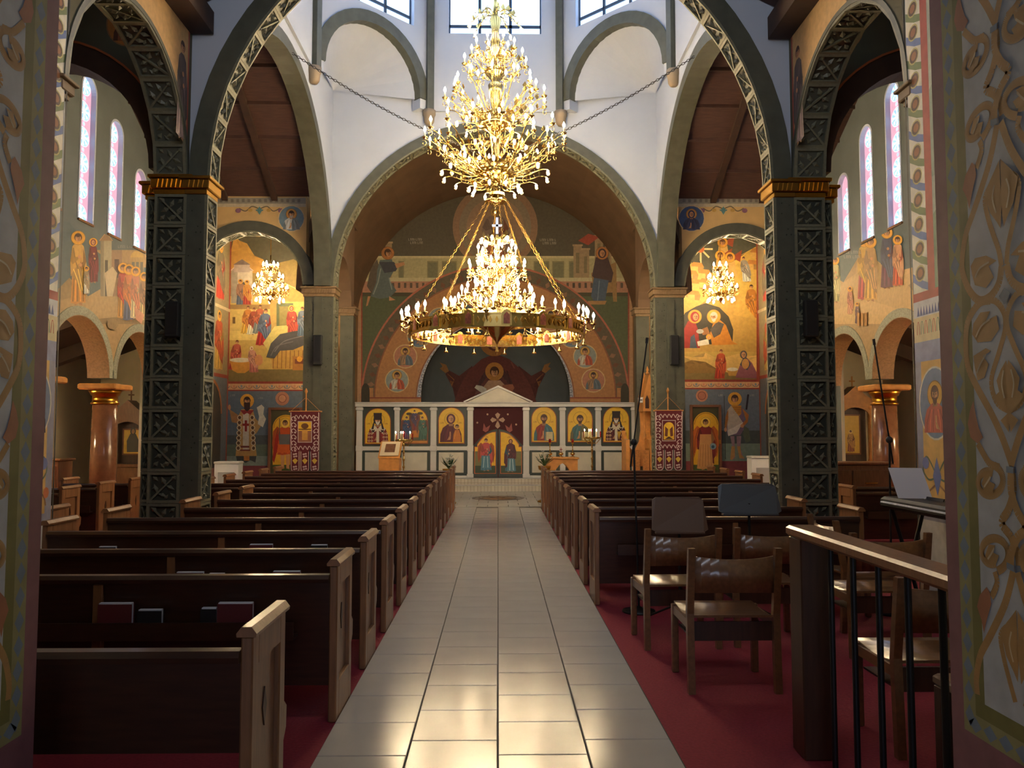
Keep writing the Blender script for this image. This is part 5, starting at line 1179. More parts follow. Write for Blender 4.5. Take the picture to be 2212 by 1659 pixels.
for e, lab, xa, xb in ((-1, 'left leaf of the gold arched doors with an angel', 1022, 1075), (1, 'right leaf of the gold arched doors with a veiled figure', 1077, 1130)):
    inner, outer = (1075, 1022) if e < 0 else (1077, 1130)
    top = [(1076+e*(0+k*5), 927+((k/10)**2)*32) for k in range(11)]
    pts = [(inner, 1031)]+[(max(min(x, max(inner, outer)), min(inner, outer)), y) for x, y in top]+[(outer, 962), (outer, 1031)]
    lf = put(MB().prism([tuple(atY(x, y, IY-.01)) for x, y in pts], (0, .05, 0)), 'royal_door', M_FRAMEG, label=lab)
    P = Paint(planeY(IY-.012), (0, -1, 0), .00015)
    q = [(1076+e*6,1022),(1076+e*6,934)]+[(1076+e*(8+k*3.6), 934+((k/10)**2)*27) for k in range(11)]+[(1076+e*44,966),(1076+e*50,966),(1076+e*50,1022)]
    P.poly([(x+(1.4 if (x-1076)*e > 20 else -1.4)*e, y+(1.4 if y > 1000 else -1.4)) for x, y in q], (196,104,50)); P.poly(q, (240,190,52)); P.poly([(1076+e*6,1022),(1076+e*6,1006),(1076+e*50,1006),(1076+e*50,1022)], (64,78,54)); P.poly([(1076+e*34,1006),(1076+e*34,975),(1076+e*50,975),(1076+e*50,1006)], (120,116,70))
    if e < 0: saint(P, 1050, 1018, 72, (74,120,140), (196,84,76), wings=(170,84,44), hair=(84,46,30), halo=None, flip=1); P.poly([(1040,984),(1058,984),(1060,1012),(1040,1012)], (84,130,150)); P.stroke([(1046,986),(1044,1010)], 1.4, (176,206,212)); P.stroke([(1053,986),(1054,1010)], 1.4, (176,206,212))
    else: saint(P, 1103, 1020, 72, (70,110,126), (90,40,46), veil=(88,36,42), halo=None, flip=-1); P.poly([(1097,990),(1110,990),(1113,1018),(1095,1018)], (90,132,146)); P.stroke([(1102,992),(1101,1016)], 1.4, (190,214,220)); P.stroke([(1107,992),(1109,1016)], 1.4, (190,214,220))
    P.letters(1076+e*24-4, 946, 3, 3, (150,60,40))
    o = P.build('icon_painting', lf, M_ICON); o.matrix_parent_inverse = Matrix.Translation(-OFF)

# ------------------------------------------------------------ furniture before the screen
# icon stand (left)
Y = 17.9
a = atY(840, 1012, Y); sx = a.x
t = empty('icon_stand', (sx, Y, .012), label='carved oak icon stand with arched legs and sloping framed icon, left of aisle', cat='icon stand')
H0 = atY(840, 990, Y).z-.012; H1 = atY(840, 957, Y).z-.012
wd = (atY(862, 990, Y).x-atY(818, 990, Y).x)/2
m = MB(); arch_ = [(-wd*.62, 0)]+[(wd*.62*-math.cos(k*PI/10), H0*.45+.22*math.sin(k*PI/10)) for k in range(11)]+[(wd*.62, 0)]
m.prism([(-wd, 0, 0)]+[(u, 0, z) for u, z in arch_]+[(wd, 0, 0), (wd, 0, H0), (-wd, 0, H0)], (0, .04, 0)); m.build('front_panel', M_OAK, t)
m = MB(); m.prism([(-wd, .4, 0)]+[(u, .4, z) for u, z in arch_]+[(wd, .4, 0), (wd, .4, H0), (-wd, .4, H0)], (0, .04, 0)); m.build('back_panel', M_OAK, t)
for e in (-1, 1): MB().box(min(e*wd, e*(wd-.04)), max(e*wd, e*(wd-.04)), .04, .4, H0*.5, H0).build('side_panel', M_OAK, t)
m = MB(); m.prism([(-wd-.02, -.03, H0), (wd+.02, -.03, H0), (wd+.02, .45, H1), (-wd-.02, .45, H1)], (0, .03, .03)); sl = m.build('sloping_top', M_OAK, t)
def slope(u, v, h=.032): # u -1..1, v 0..1 on the slope
    return (u*wd, -.03+.48*v-.01, H0+(H1-H0)*v+h)
m = MB(); m.prism([slope(-.92,.06), slope(.92,.06), slope(.92,.94), slope(-.92,.94)], (0, -.01, .012)); fr = m.build('icon_frame', M_CREAM, sl)
m = MB(); m.prism([slope(-.5,.25,.046), slope(.5,.25,.046), slope(.5,.78,.046), slope(-.5,.78,.046)], (0, -.004, .005)); m.build('icon', mat('worn_icon', (122,84,62), .4, noise=.3, nscale=12), sl)
# low arched table with hanging-lamp stands (right)
Y = 17.6
a, b = atY(1182, 988, Y), atY(1248, 988, Y); Hh = a.z-.012; wd = (b.x-a.x)/2; sx = (a.x+b.x)/2
t = empty('arched_table', (sx, Y, .012), label='low carved oak table with pointed arch cut-out, right of aisle', cat='table')
pr = [(-wd*.66, 0), (-wd*.66, Hh*.55), (-wd*.45, Hh*.7), (-wd*.2, Hh*.82), (0, Hh*.86), (wd*.2, Hh*.82), (wd*.45, Hh*.7), (wd*.66, Hh*.55), (wd*.66, 0)]
for yy, nn in ((0, 'front_panel'), (.4, 'back_panel')): MB().prism([(-wd, yy, 0)]+[(u, yy, z) for u, z in pr]+[(wd, yy, 0), (wd, yy, Hh-.04), (-wd, yy, Hh-.04)], (0, .04, 0)).build(nn, M_OAK, t)
for e in (-1, 1): MB().box(min(e*wd, e*(wd-.04)), max(e*wd, e*(wd-.04)), .04, .4, 0, Hh-.04).build('side_panel', M_OAK, t)
MB().cbox(-wd-.03, wd+.03, -.03, .47, Hh-.04, Hh, .008).build('top', M_OAK, t)
def oil_lamp(px, ptop, lab, big=True):
    o = atY(px, 988, 17.85); t = empty('oil_lamp', (o.x, 17.85, Hh+.012), label=lab, cat='lamp', group='brass oil lamps on the arched table')
    zt_ = atY(px, ptop, 17.85).z-Hh-.012
    MB().lathe([(.05, 0), (.055, .008), (.02, .02), (.012, .03)], 12).build('foot', M_BRASS, t)
    MB().lathe([(.012, .03), (.045, .05), (.055, .075), (.04, .1), (.012, .11)], 12).build('bowl', M_BRASS, t)
    if big:
        MB().lathe([(.008, .11), (.016, zt_*.3), (.007, zt_*.35), (.018, zt_*.45), (.007, zt_*.55), (.014, zt_*.75), (.007, zt_*.8), (.03, zt_-.03), (.03, zt_-.01)], 10).build('stem', M_BRASSD, t); MB().lathe([(.02, zt_-.01), (.03, zt_+.02), (.024, zt_+.07)], 10).build('glass', M_REDGLASS, t)
    else: MB().box(-.006, .006, -.006, .006, .11, .21).box(-.03, .03, -.005, .005, .16, .175).build('cross', M_REDGLASS, t)
oil_lamp(1188, 955, 'tall brass oil lamp at the left end of the arched table'); oil_lamp(1212, 970, 'small brass lamp topped with a red cross, middle of the arched table', False); oil_lamp(1237, 955, 'tall brass oil lamp at the right end of the arched table')
# candelabra
def candelabrum(px, ptop, Y, lab):
    o = atY(px, 1000, Y); top = atY(px, ptop, Y).z
    t = empty('candelabrum', (o.x, Y, .012), label=lab, cat='candelabrum', group='tall brass candelabra')
    MB().lathe([(.16, 0), (.16, .03), (.06, .06), (.035, .12), (.05, .18), (.02, .22)], 14).build('base', M_BRASS, t)
    pr = [(.018, .22)]
    for k in range(6): z = .22+k*(top-.22)/6; pr += [(.018, z+.05), (.032, z+.1), (.018, z+.14)]
    MB().lathe(pr+[(.018, top)], 10).build('stem', M_BRASS, t)
    MB().lathe([(.03, top-.02), (.2, top+.02), (.21, top+.05), (.05, top+.06)], 18).build('tray', M_BRASS, t)
    for k in range(7):
        an = k*2*PI/7; R_ = .2; c = (R_*math.cos(an), R_*math.sin(an), top+.04) if k < 6 else (0, 0, top+.1)
        ar = MB().tube([(0, 0, top-.08), (c[0]*.5, c[1]*.5, top-.1), (c[0], c[1], top+.02)] if k < 6 else [(0, 0, top), (0, 0, top+.1)], .009, 6).build('branch', M_BRASS, t)
        if k < 6: MB().ring((c[0]*.75, c[1]*.75, top+.03), .02, .032, 0, .01, 10).build('curl', M_BRASS, ar)
        MB().lathe([(.014, 0), (.014, .14), (.004, .15)], 8, c).build('candle', M_CANDLE if k % 3 else M_REDGLASS, ar)
        if k % 3: MB().lathe([(.003, .15), (.011, .165), (.002, .2)], 6, c).build('flame', M_BULB, ar)
candelabrum(872, 955, 18.6, 'tall brass candelabrum behind the oak icon stand, left'); candelabrum(1279, 950, 18.6, 'tall brass candelabrum right of the arched table')
# flower arrangements on stands
def flowers(px, py, Y, lab, seed):
    o = atY(px, py, Y); rr = random.Random(seed)
    t = empty('flower_arrangement', (o.x, Y, .012), label=lab, cat='flowers', group='white flower arrangements')
    zt_ = o.z-.15
    MB().lathe([(.15, 0), (.15, .03), (.04, .06), (.03, zt_-.12), (.12, zt_-.08), (.14, zt_)], 14).build('stand', M_BRASSD, t)
    for k in range(16):
        an = rr.uniform(0, 2*PI); el = rr.uniform(.2, 1.4); R_ = rr.uniform(.12, .27); c = Vector((R_*math.cos(an)*math.cos(el), R_*math.sin(an)*math.cos(el), zt_+.03+R_*math.sin(el)))
        st_ = MB().tube([(0, 0, zt_-.02), tuple(c*.5+Vector((0, 0, zt_*.5))), tuple(c)], .005, 5).build('stem', M_LEAF, t)
        f = MB(); n = 6
        for q in range(n):
            b = q*2*PI/n; d = Vector((math.cos(b), math.sin(b), .55)).normalized(); s_ = Vector((-math.sin(b), math.cos(b), 0))
            f.add([c, c+d*.03+s_*.02, c+d*.062, c+d*.03-s_*.02], [(0, 1, 2, 3)])
        f.build('bloom', M_FLOWER, st_)
    for k in range(12):
        an = rr.uniform(0, 2*PI); d = Vector((math.cos(an), math.sin(an), rr.uniform(.3, 1.6))).normalized(); s_ = Vector((-math.sin(an), math.cos(an), 0)); c = Vector((0, 0, zt_))
        MB().add([c, c+d*.16+s_*.025, c+d*rr.uniform(.24, .34), c+d*.16-s_*.025], [(0, 1, 2, 3)]).build('leaf', M_LEAF, t)
flowers(970, 998, 16.6, 'white flowers on a brass stand at the left end of the front pews', 1); flowers(1176, 992, 16.9, 'white flowers on a brass stand at the right end of the front pews', 2)
# banners on poles
def banner(x0, x1, ytop, ybot, Y, lab, kind):
    a, b = atY(x0, ytop, Y), atY(x1, ybot, Y); cx = (a.x+b.x)/2; w_ = b.x-a.x; z1, z0 = a.z, b.z
    t = empty('church_banner', (cx, Y, .012), label=lab, cat='banner', group='maroon embroidered banners')
    hh = z1-.012
    MB().tube([(0, .05, 0), (0, .05, hh+.35)], .014, 8).lathe([(.014, hh+.35), (.03, hh+.4), (.01, hh+.46)], 8, (0, .05, 0)).build('pole', M_OAK, t)
    MB().tube([(-w_/2-.03, .02, hh), (w_/2+.03, .02, hh)], .014, 8).build('crossbar', M_OAK, t)
    MB().tube([(-w_/2, .02, hh), (0, .04, hh+.28)], .004, 5).tube([(w_/2, .02, hh), (0, .04, hh+.28)], .004, 5).build('cord', M_OAK, t)
    MB().lathe([(.16, 0), (.16, .03), (.03, .07), (.02, .2)], 12, (0, .05, 0)).build('foot', M_BRASSD, t)
    y1 = z1-.012; y0 = z0-.012; ys = y0+(y1-y0)*.36
    m = MB(); m.box(-w_/2, w_/2, 0, .014, ys, y1)
    for k in range(3):
        c = -w_/2+w_*(k+.5)/3; r = w_/6*.86
        m.prism([(c-r, 0, ys)]+[(c-r*math.cos(q*PI/10), 0, y0+r-r*math.sin(q*PI/10)) for q in range(11)]+[(c+r, 0, ys)], (0, .014, 0))
    cl = m.build('cloth', M_RED, t)
    P = Paint(planeY(Y-.001), (0, -1, 0), .00018); W = x1-x0; Hp = ybot-ytop; S = (196,172,166)
    P.stroke([(x0+1.5,ytop+2),(x0+1.5,ytop+Hp*.64)], 2, S, False); P.stroke([(x1-1.5,ytop+2),(x1-1.5,ytop+Hp*.64)], 2, S)
    for e in (-1, 1):
        for k in range(6):
            xx = (x0+x1)/2+e*W*.38; yy = ytop+Hp*(.1+k*.1)
            P.curve([(xx-e*6,yy+4),(xx,yy-2),(xx+e*5,yy+2),(xx+e*2,yy+7)], 1.8, S, 4, False); P.ell(xx-e*3, yy+6, 2.6, 2, S, 8, up=False)
    P.L += 1
    for k in range(5):
        for yy in (ytop+Hp*.09, ytop+Hp*.6): P.curve([(x0+W*(.2+k*.15)-4,yy+4),(x0+W*(.2+k*.15),yy-4),(x0+W*(.2+k*.15)+5,yy+3)], 1.8, S, 4, False)
    P.L += 1
    ix0, ix1, iy0, iy1 = x0+W*.28, x1-W*.28, ytop+Hp*.17, ytop+Hp*.5
    P.rect(ix0-1.5, iy0-1.5, ix1+1.5, iy1+1.5, S)
    if kind: P.rect(ix0, iy0, ix1, iy1, (228,180,50)); P.rect(ix0, iy0+(iy1-iy0)*.45, ix1, iy1, (150,96,70)); P.ell((ix0+ix1)/2, iy0+9, 8, 6, (110,70,40)); P.rect((ix0+ix1)/2-6, iy0+16, (ix0+ix1)/2+6, iy1-4, (206,150,70)); P.rect(ix0, iy0+15, ix1, iy0+17, (90,60,30))
    else:
        P.rect(ix0, iy0, ix1, iy1, (98,28,36)); P.poly(arch_pts(ix0+2, ix1-2, iy0+3, iy1-2), (230,184,56)); c = (ix0+ix1)/2
        P.poly([(c-8,iy0+12),(c-2,iy0+18),(c-3,iy1-8),(c-9,iy1-10)], (110,60,40)); P.poly([(c+8,iy0+12),(c+2,iy0+18),(c+3,iy1-8),(c+9,iy1-10)], (120,64,40)); P.poly([(c-9,iy1-3),(c,iy1-9),(c+9,iy1-3)], (80,50,30))
    for k in range(3):
        c = x0+W*(k+.5)/3; r = W/6*.8; ya = ytop+Hp*.66
        P.stroke([(c-r,ya),(c-r,ybot-r)], 1.6, S, False); P.stroke([(c+r,ya),(c+r,ybot-r)], 1.6, S, False); P.ringp(c, ybot-r, r+.8, r+.8, 1.8, S, 10, 0, PI, False)
        for yy in (ya+8, ybot-r-1):
            for q in range(4): P.ell(c+3.2*math.cos(q*PI/2+.6), yy+3.6*math.sin(q*PI/2+.6), 2.6, 2, S, 8, up=False)
        P.poly([(c-6,(ya+ybot)/2-3),(c,(ya+ybot)/2-8),(c+6,(ya+ybot)/2-3),(c,(ya+ybot)/2+5)], (214,176,70), False)
    o = P.build('embroidery', cl, M_CLOTH); o.matrix_parent_inverse = Matrix.Translation(-Vector(t.location))
banner(627, 690, 889, 1020, 15.76, 'maroon embroidered banner with square gold icon before the far left pier', True); banner(1415, 1475, 887, 1016, 15.76, 'maroon embroidered banner with arched gold icon before the far right pier', False)
# bishop's throne
Y = 17.4
a, b = atY(1347, 1010, Y), atY(1420, 1010, Y)
t = empty('bishop_throne', ((a.x+b.x)/2, Y, .012), label='tall carved oak throne with pointed canopy beside the right banner', cat='throne')
ox = t.location.x
def tx(px): return atY(px, 930, Y).x-ox
def tz(py): return atY(1380, py, Y).z-.012
MB().cbox(tx(1350), tx(1416), 0, .7, 0, .18, .01).build('plinth', M_OAK, t)
MB().cbox(tx(1352), tx(1414), .1, .62, .18, .5, .01).build('seat', M_OAK, t)
for x0, x1 in ((1352,1360),(1404,1414)): MB().prism([(tx(x0), 0, .18), (tx(x0), 0, tz(950)), (tx(x0), .35, tz(950)+.02), (tx(x0), .6, tz(930)), (tx(x0), .65, .18)], (tx(x1)-tx(x0), 0, 0)).build('arm_panel', M_OAK, t)
# back: swooping side then tall pinnacle
bk = [(1358,968),(1366,962),(1374,972),(1383,972),(1391,955),(1395,930),(1394,890),(1390,880),(1391,858),(1396,840),(1398,822),(1401,812),(1404,800),(1408,812),(1411,838),(1420,846),(1421,888),(1416,892),(1416,1010),(1358,1010)]
MB().prism([(tx(x), .6, tz(y)) for x, y in bk], (0, .1, 0)).build('back', M_OAK, t)
MB().prism([(tx(1392), .1, tz(888)), (tx(1392), .1, tz(860)), (tx(1398), .1, tz(836)), (tx(1406), .1, tz(806)), (tx(1414), .1, tz(836)), (tx(1420), .1, tz(852)), (tx(1420), .1, tz(888))], (0, .5, 0)).build('canopy', M_OAK, t)
MB().lathe([(.03, 0), (.045, .03), (.02, .06), (.035, .1), (.005, .18)], 8, (tx(1406), .35, tz(806))).build('finial', M_OAK, t)
m = MB().prism([(tx(1396), .095, tz(882)), (tx(1396), .095, tz(862)), (tx(1400), .095, tz(853)), (tx(1404), .095, tz(862)), (tx(1404), .095, tz(882))], (0, -.02, 0)); m.build('niche', M_WOODD, t)
for x in (1394, 1411):
    z0, z1 = tz(950), tz(888); MB().lathe([(.03, z0), (.03, z0+.05), (.018, z0+.08), (.026, (z0+z1)/2), (.018, z1-.08), (.03, z1-.03), (.03, z1)], 10, (tx(x)+.02, .2, 0)).build('colonnette', M_OAK, t)
for x0, x1 in ((1366,1382),(1388,1402)): MB().cbox(tx(x0), tx(x1), -.012, .0, .3, tz(972), .006).build('carved_panel', mat('oak_relief_%d' % x0, (176,114,54), .5, noise=.4, nscale=40, bump=.4), t)
# shrine on the far left (dark wood) and carved shrine at the right aisle
def shrine(s, px, ptop, pbot, lab, mt, gold):
    Y = 16.9; o = atY(px, 1000, Y); z1 = atY(px, ptop, Y).z
    t = empty('icon_shrine', (o.x, Y, .0), label=lab, cat='shrine')
    w_ = .34
    MB().cbox(-w_-.05, w_+.05, 0, .5, 0, .75, .01).build('base', mt, t); MB().cbox(-w_-.08, w_+.08, -.04, .5, .75, .82, .01).build('ledge', mt, t)
    for e in (-1, 1): MB().lathe([(.05, .82), (.05, .88), (.035, .92), (.035, z1-.55), (.055, z1-.5), (.055, z1-.44)], 10, (e*(w_-.03), .06, 0)).build('column', mt, t)
    MB().box(-w_, w_, .3, .36, .82, z1-.4).build('back', M_WOODD, t)
    MB().prism([(-w_-.06, 0, z1-.44), (w_+.06, 0, z1-.44), (w_+.06, 0, z1-.34), (w_*.6, 0, z1-.2), (0, 0, z1-.02), (-w_*.6, 0, z1-.2), (-w_-.06, 0, z1-.34)], (0, .4, 0)).build('pediment', mt, t)
    MB().prism([(-w_+.03, .02, z1-.7)]+[((-w_+.03)*math.cos(k*PI/10), .02, z1-.7+(w_-.06)*.8*math.sin(k*PI/10)) for k in range(11)]+[(w_, .02, z1-.7), (w_, .02, z1-.44), (-w_, .02, z1-.44)], (0, .04, 0)).build('arch', mt, t)
    MB().box(-.012, .012, .15, .17, z1-.02, z1+.2).box(-.06, .06, .15, .17, z1+.08, z1+.11).build('cross', mt, t)
    P = Paint(lambda u, v: (o.x+u, Y+.29, -v), (0, -1, 0), .00018)
    P.rect(-.22, -(z1-.62), .22, -1.0, (120,74,36)); P.rect(-.19, -(z1-.65), .19, -1.03, (228,182,70)); zc = 1.08
    if not gold: P.poly([(-.12,-1.06),(-.13,-1.3),(-.06,-1.45),(.06,-1.45),(.13,-1.3),(.12,-1.06)], (62,58,48)); P.ell(0, -1.5, .06, .08, (58,54,46)); P.ell(0, -1.5, .035, .05, (150,110,70))
    else: saint(P, 0, -1.05, .48, (150,90,50), (190,140,70), halo=(240,206,110))
    ob = P.build('icon', t, M_ICON); ob.matrix_parent_inverse = Matrix.Translation(-Vector(t.location))
shrine(-1, 272, 862, 1015, 'dark carved wooden shrine with a gold icon in the left outer aisle', M_WOODE, False); shrine(1, 1852, 832, 1010, 'carved oak shrine topped with a cross in the right outer aisle', M_OAK, True)
# radiator covers in the chapels
for s, x0, x1, yt, nm in ((-1, 462, 516, 997, 'left'), (1, 1622, 1685, 985, 'right')):
    Y = 16.45; a, b = atY(x0, yt, Y), atY(x1, yt, Y)
    t = empty('radiator_cover', ((a.x+b.x)/2, Y, .012), label='white panelled radiator cover in the %s chapel' % nm, cat='radiator cover', group='radiator covers'); w_ = (b.x-a.x)/2; h_ = a.z-.012
    MB().cbox(-w_+.01, w_-.01, 0, .3, 0, h_-.05, .006).build('body', M_WHITE, t); MB().cbox(-w_, w_, -.02, .32, h_-.05, h_, .01).build('top', M_MARBLE, t)
    MB().box(-w_*.65, w_*.65, -.006, 0, h_*.2, h_*.75).build('grille', mat('grille_grey_'+nm, (176,176,176), .6), t)
# loudspeakers on the piers, camera by the throne
def speaker(px, py, Y, w_, h_, lab):
    o = atY(px, py, Y); t = empty('loudspeaker', (o.x, Y, o.z-h_/2), label=lab, cat='loudspeaker', group='wall loudspeakers')
    MB().cbox(-w_/2, w_/2, -.12, -.02, 0, h_, .012).build('cabinet', M_DARKMESH, t); MB().box(-w_*.42, w_*.42, -.124, -.12, .03, h_-.03).build('grille', M_BLACKP, t); MB().box(-.03, .03, -.03, .04, h_*.4, h_*.6).build('bracket', M_BLACK, t)
speaker(379, 692, 9.0, .15, .4, 'slim dark loudspeaker on the near left carved pier'); speaker(1746, 690, 9.0, .15, .42, 'slim dark loudspeaker on the near right carved pier'); speaker(688, 757, 15.88, .17, .6, 'slim dark loudspeaker on the far left pier'); speaker(1455, 757, 15.88, .17, .6, 'slim dark loudspeaker on the far right pier')
o = atY(1385, 864, 17.55); t = empty('security_camera', (o.x+.02, 17.55, o.z), label='small white box camera mounted beside the throne canopy', cat='camera')
MB().cbox(-.07, .05, 0, .12, -.06, .06, .008).build('housing', M_WHITE, t); MB().lathe([(.025, 0), (.025, .02)], 10, (-.02, -.005, -.01)).build('lens', M_BLACKP, t); MB().box(.02, .16, .04, .07, -.02, .02).build('arm', M_WHITE, t)
# ------------------------------------------------------------ pews
EW = .042   # end panel thickness
def end_meshes():
    fr = MB(); fr.cbox(0, EW, 0, .075, 0, .8, .006); fr.cbox(0, EW, .345, .42, 0, .8, .006); fr.cbox(0, EW, .07, .35, .69, .8, .004); fr.cbox(0, EW, .07, .35, 0, .2, .004)
    fr.prism([(0, .415, .3), (0, .45, .34), (0, .455, .42), (0, .415, .45)], (EW, 0, 0))
    ins = MB().box(.02, EW-.02, .07, .35, .19, .7)
    cap = MB(); cap.prism([(-.012, 0, .8), (EW+.012, 0, .8), (EW+.014, 0, .812), (EW-.004, 0, .835), (.004, 0, .835), (-.014, 0, .812)], (0, .435, 0))
    for i, v in enumerate(cap.v): cap.v[i] = (v[0], v[1]-.008, v[2])
    dia = MB()
    for x in (.016, EW-.02): dia.prism([(x, .185, .5), (x, .21, .57), (x, .235, .5), (x, .21, .43)], (.004, 0, 0))
    return fr.mesh('end_panel', M_WOODE), ins.mesh('inset', M_WOODE), cap.mesh('cap', M_WOODE), dia.mesh('diamond_carving', M_WOODD)
EM = end_meshes(); PEWM = {}
def pew_meshes(L, zb=.18):
    k = (round(L, 2), zb)
    if k not in PEWM:
        b = MB(); b.prism([(EW, 0, .72), (EW, .035, .72), (EW, .065, zb), (EW, .035, zb)], (L-2*EW, 0, 0))
        r = MB(); r.prism([(EW, -.02, .715), (EW, -.024, .735), (EW, -.012, .755), (EW, .03, .757), (EW, .045, .74), (EW, .045, .715)], (L-2*EW, 0, 0))
        s = MB(); s.prism([(EW, .05, .4), (EW, .05, .43), (EW, .42, .45), (EW, .445, .44), (EW, .445, .405)], (L-2*EW, 0, 0))
        g = MB(); x0, x1 = L*.08, L*.92; g.box(x0, x1, -.085, .01, .44, .455); g.box(x0, x1, -.085, -.075, .455, .53)
        c = MB().cbox(L*.52-.025, L*.52+.025, -.014, .03, zb, .71, .004)
        PEWM[k] = (b.mesh('backrest', M_WOOD), r.mesh('top_rail', M_WOOD), s.mesh('seat', M_WOOD), g.mesh('book_rack', M_WOOD), c.mesh('center_stile', M_WOODE))
    return PEWM[k]
ORD = ['front', 'second', 'third', 'fourth', 'fifth', 'sixth', 'seventh', 'eighth', 'ninth', 'tenth', 'eleventh', 'twelfth', 'thirteenth', 'last']
def pew(x0, x1, yb, label, group, zb=.18):
    L = x1-x0; t = empty('church_pew', (x0, yb, 0), label=label, cat='pew', group=group)
    ms = pew_meshes(L, zb)
    for nm, me in zip(('backrest', 'top_rail', 'seat', 'book_rack', 'center_stile'), ms):
        if zb < .3 or nm != 'book_rack': inst(nm, me, t)
    for x in (0, L-EW):
        e = inst('end_panel', EM[0], t, (x, 0, 0)); inst('inset', EM[1], e); inst('cap', EM[2], e); inst('diamond_carving', EM[3], e)
    return t
def yb_of(k): return 15.22-.917*k
LX = {6: -3.12, 7: -3.1, 8: -3.1, 9: -3.4, 10: -3.4, 11: -3.4, 12: -3.4}
for k in range(13):
    pew(LX.get(k, -4.25), -.835, yb_of(k), 'long wooden pew left of the aisle, %s' % ('front row' if k == 0 else ORD[k]+' row from the front'), 'pews left of the aisle')
pew(-3.4, -.835, 2.78, 'long wooden pew left of the aisle, rearmost, its end panel nearest the entrance', 'pews left of the aisle', .4)
for k in range(10):
    pew(.84, {6: 3.1, 7: 3.05, 8: 3.05, 9: 3.2}.get(k, 4.15), yb_of(k), 'long wooden pew right of the aisle, %s' % ('front row' if k == 0 else (ORD[k]+' row from the front' if k < 9 else 'rearmost row behind the chairs')), 'pews right of the aisle')
for i, y in enumerate((9.75, 10.65, 11.55)): pew(-6.25, -5.25, y, 'short wooden pew in the left transept, %s from the entrance' % ORD[i].replace('front', 'first'), 'short transept pews')
pew(-5.3, -3.98, 7.1, 'short wooden pew in the left aisle behind the arch', 'short transept pews')
for i, y in enumerate((9.75, 10.65)): pew(4.35, 6.1, y, 'short wooden pew in the right transept, %s from the entrance' % ORD[i].replace('front', 'first'), 'short transept pews')
# hymn books in the racks
def book(px0, px1, pyt, k, lab, dark=True, white=False):
    yb = yb_of(k)-.05; a, b = atY(px0, pyt, yb), atY(px1, pyt, yb)
    h = a.z-.456; w_ = b.x-a.x
    t = empty('hymn_book', (a.x+w_/2, yb, .456), label=lab, cat='book', group='hymn books in the pew racks')
    h -= .006; m = MB(); m.box(-w_/2, w_/2, -.018, -.014, 0, h); m.box(-w_/2, w_/2, .014, .018, 0, h); m.box(-w_/2, -w_/2+.004, -.014, .014, 0, h); m.build('cover', M_BLACKP if white else M_BOOK, t)
    MB().box(-w_/2+.004, w_/2-.004, -.013, .013, .004, h+.006).build('pages', M_PAPER, t)
book(215, 288, 1302, 12, 'maroon hymn book standing leftmost in the second rack from the entrance'); book(300, 352, 1316, 12, 'dark leaflet with white edge, second from left in the second rack', white=True); book(436, 470, 1312, 12, 'small pale booklet beside the large maroon book in the second rack', white=True); book(472, 548, 1301, 12, 'large maroon hymn book nearest the aisle in the second rack')
book(382, 441, 1235, 11, 'hymn book with pale edge left of two others in the third rack from the entrance'); book(452, 486, 1238, 11, 'small booklet in the middle of the third rack', white=True); book(590, 650, 1233, 11, 'hymn book nearest the aisle in the third rack')
book(215, 252, 1180, 10, 'pale booklet at the far left of the fourth rack', white=True); book(540, 590, 1175, 10, 'maroon hymn book in the middle of the fourth rack'); book(672, 708, 1176, 10, 'white leaflet nearest the aisle in the fourth rack', white=True)
# ------------------------------------------------------------ chairs
def chair_meshes():
    d = {}
    for nm, x in (('l', -.25), ('r', .25)):
        m = MB(); m.prism([(x-.02, 0, 0), (x+.02, 0, 0), (x+.02, .04, 0), (x-.02, .04, 0)], (0, .02, .45)); m.prism([(x-.02, .02, .45), (x+.02, .02, .45), (x+.02, .06, .45), (x-.02, .06, .45)], (0, -.06, .38)); d['rear_leg_'+nm] = m.mesh('rear_leg', M_CHAIR)
        d['front_leg_'+nm] = MB().cbox(x-.02, x+.02, .42, .46, 0, .42, .004).mesh('front_leg', M_CHAIR)
        d['rail_'+nm] = MB().box(x-.012, x+.012, .04, .43, .36, .41).mesh('side_rail', M_CHAIR)
    m = MB(); n = 10
    for k in range(n):
        a, b = -1+2*k/n, -1+2*(k+1)/n
        for z0, z1 in ((.57, .78),):
            def q(t, z, o): return (t*.24, -.035-.07*(1-t*t)*0+.06*t*t-.0+o-.012, z-.012*(1-t*t)*(1 if z > .7 else -1))
            m.add([q(a, z0, 0), q(b, z0, 0), q(b, z1, 0), q(a, z1, 0), q(a, z0, .014), q(b, z0, .014), q(b, z1, .014), q(a, z1, .014)], [(0, 1, 2, 3), (7, 6, 5, 4), (3, 2, 6, 7), (1, 0, 4, 5)], True)
    d['back'] = m.mesh('backrest', M_CHAIR)
    m = MB(); n = 8
    for k in range(n):
        a, b = k/n, (k+1)/n
        def q(t, x, o): return (x, .03+t*.45, .44-.028*math.sin(PI*t)+(.0 if t < .95 else -.01)+o)
        m.add([q(a, -.245, 0), q(a, .245, 0), q(b, .245, 0), q(b, -.245, 0), q(a, -.245, -.014), q(a, .245, -.014), q(b, .245, -.014), q(b, -.245, -.014)], [(0, 1, 2, 3), (7, 6, 5, 4), (0, 3, 7, 4), (2, 1, 5, 6)], True)
    m.add([(-.245, .03, .44), (.245, .03, .44), (.245, .03, .426), (-.245, .03, .426)], [(3, 2, 1, 0)])
    d['seat'] = m.mesh('seat', M_CHAIR)
    d['rack'] = MB().box(-.23, .23, .06, .42, .29, .30).box(-.23, .23, .05, .06, .29, .4).mesh('under_shelf', M_WOODD)
    return d
CM = chair_meshes()
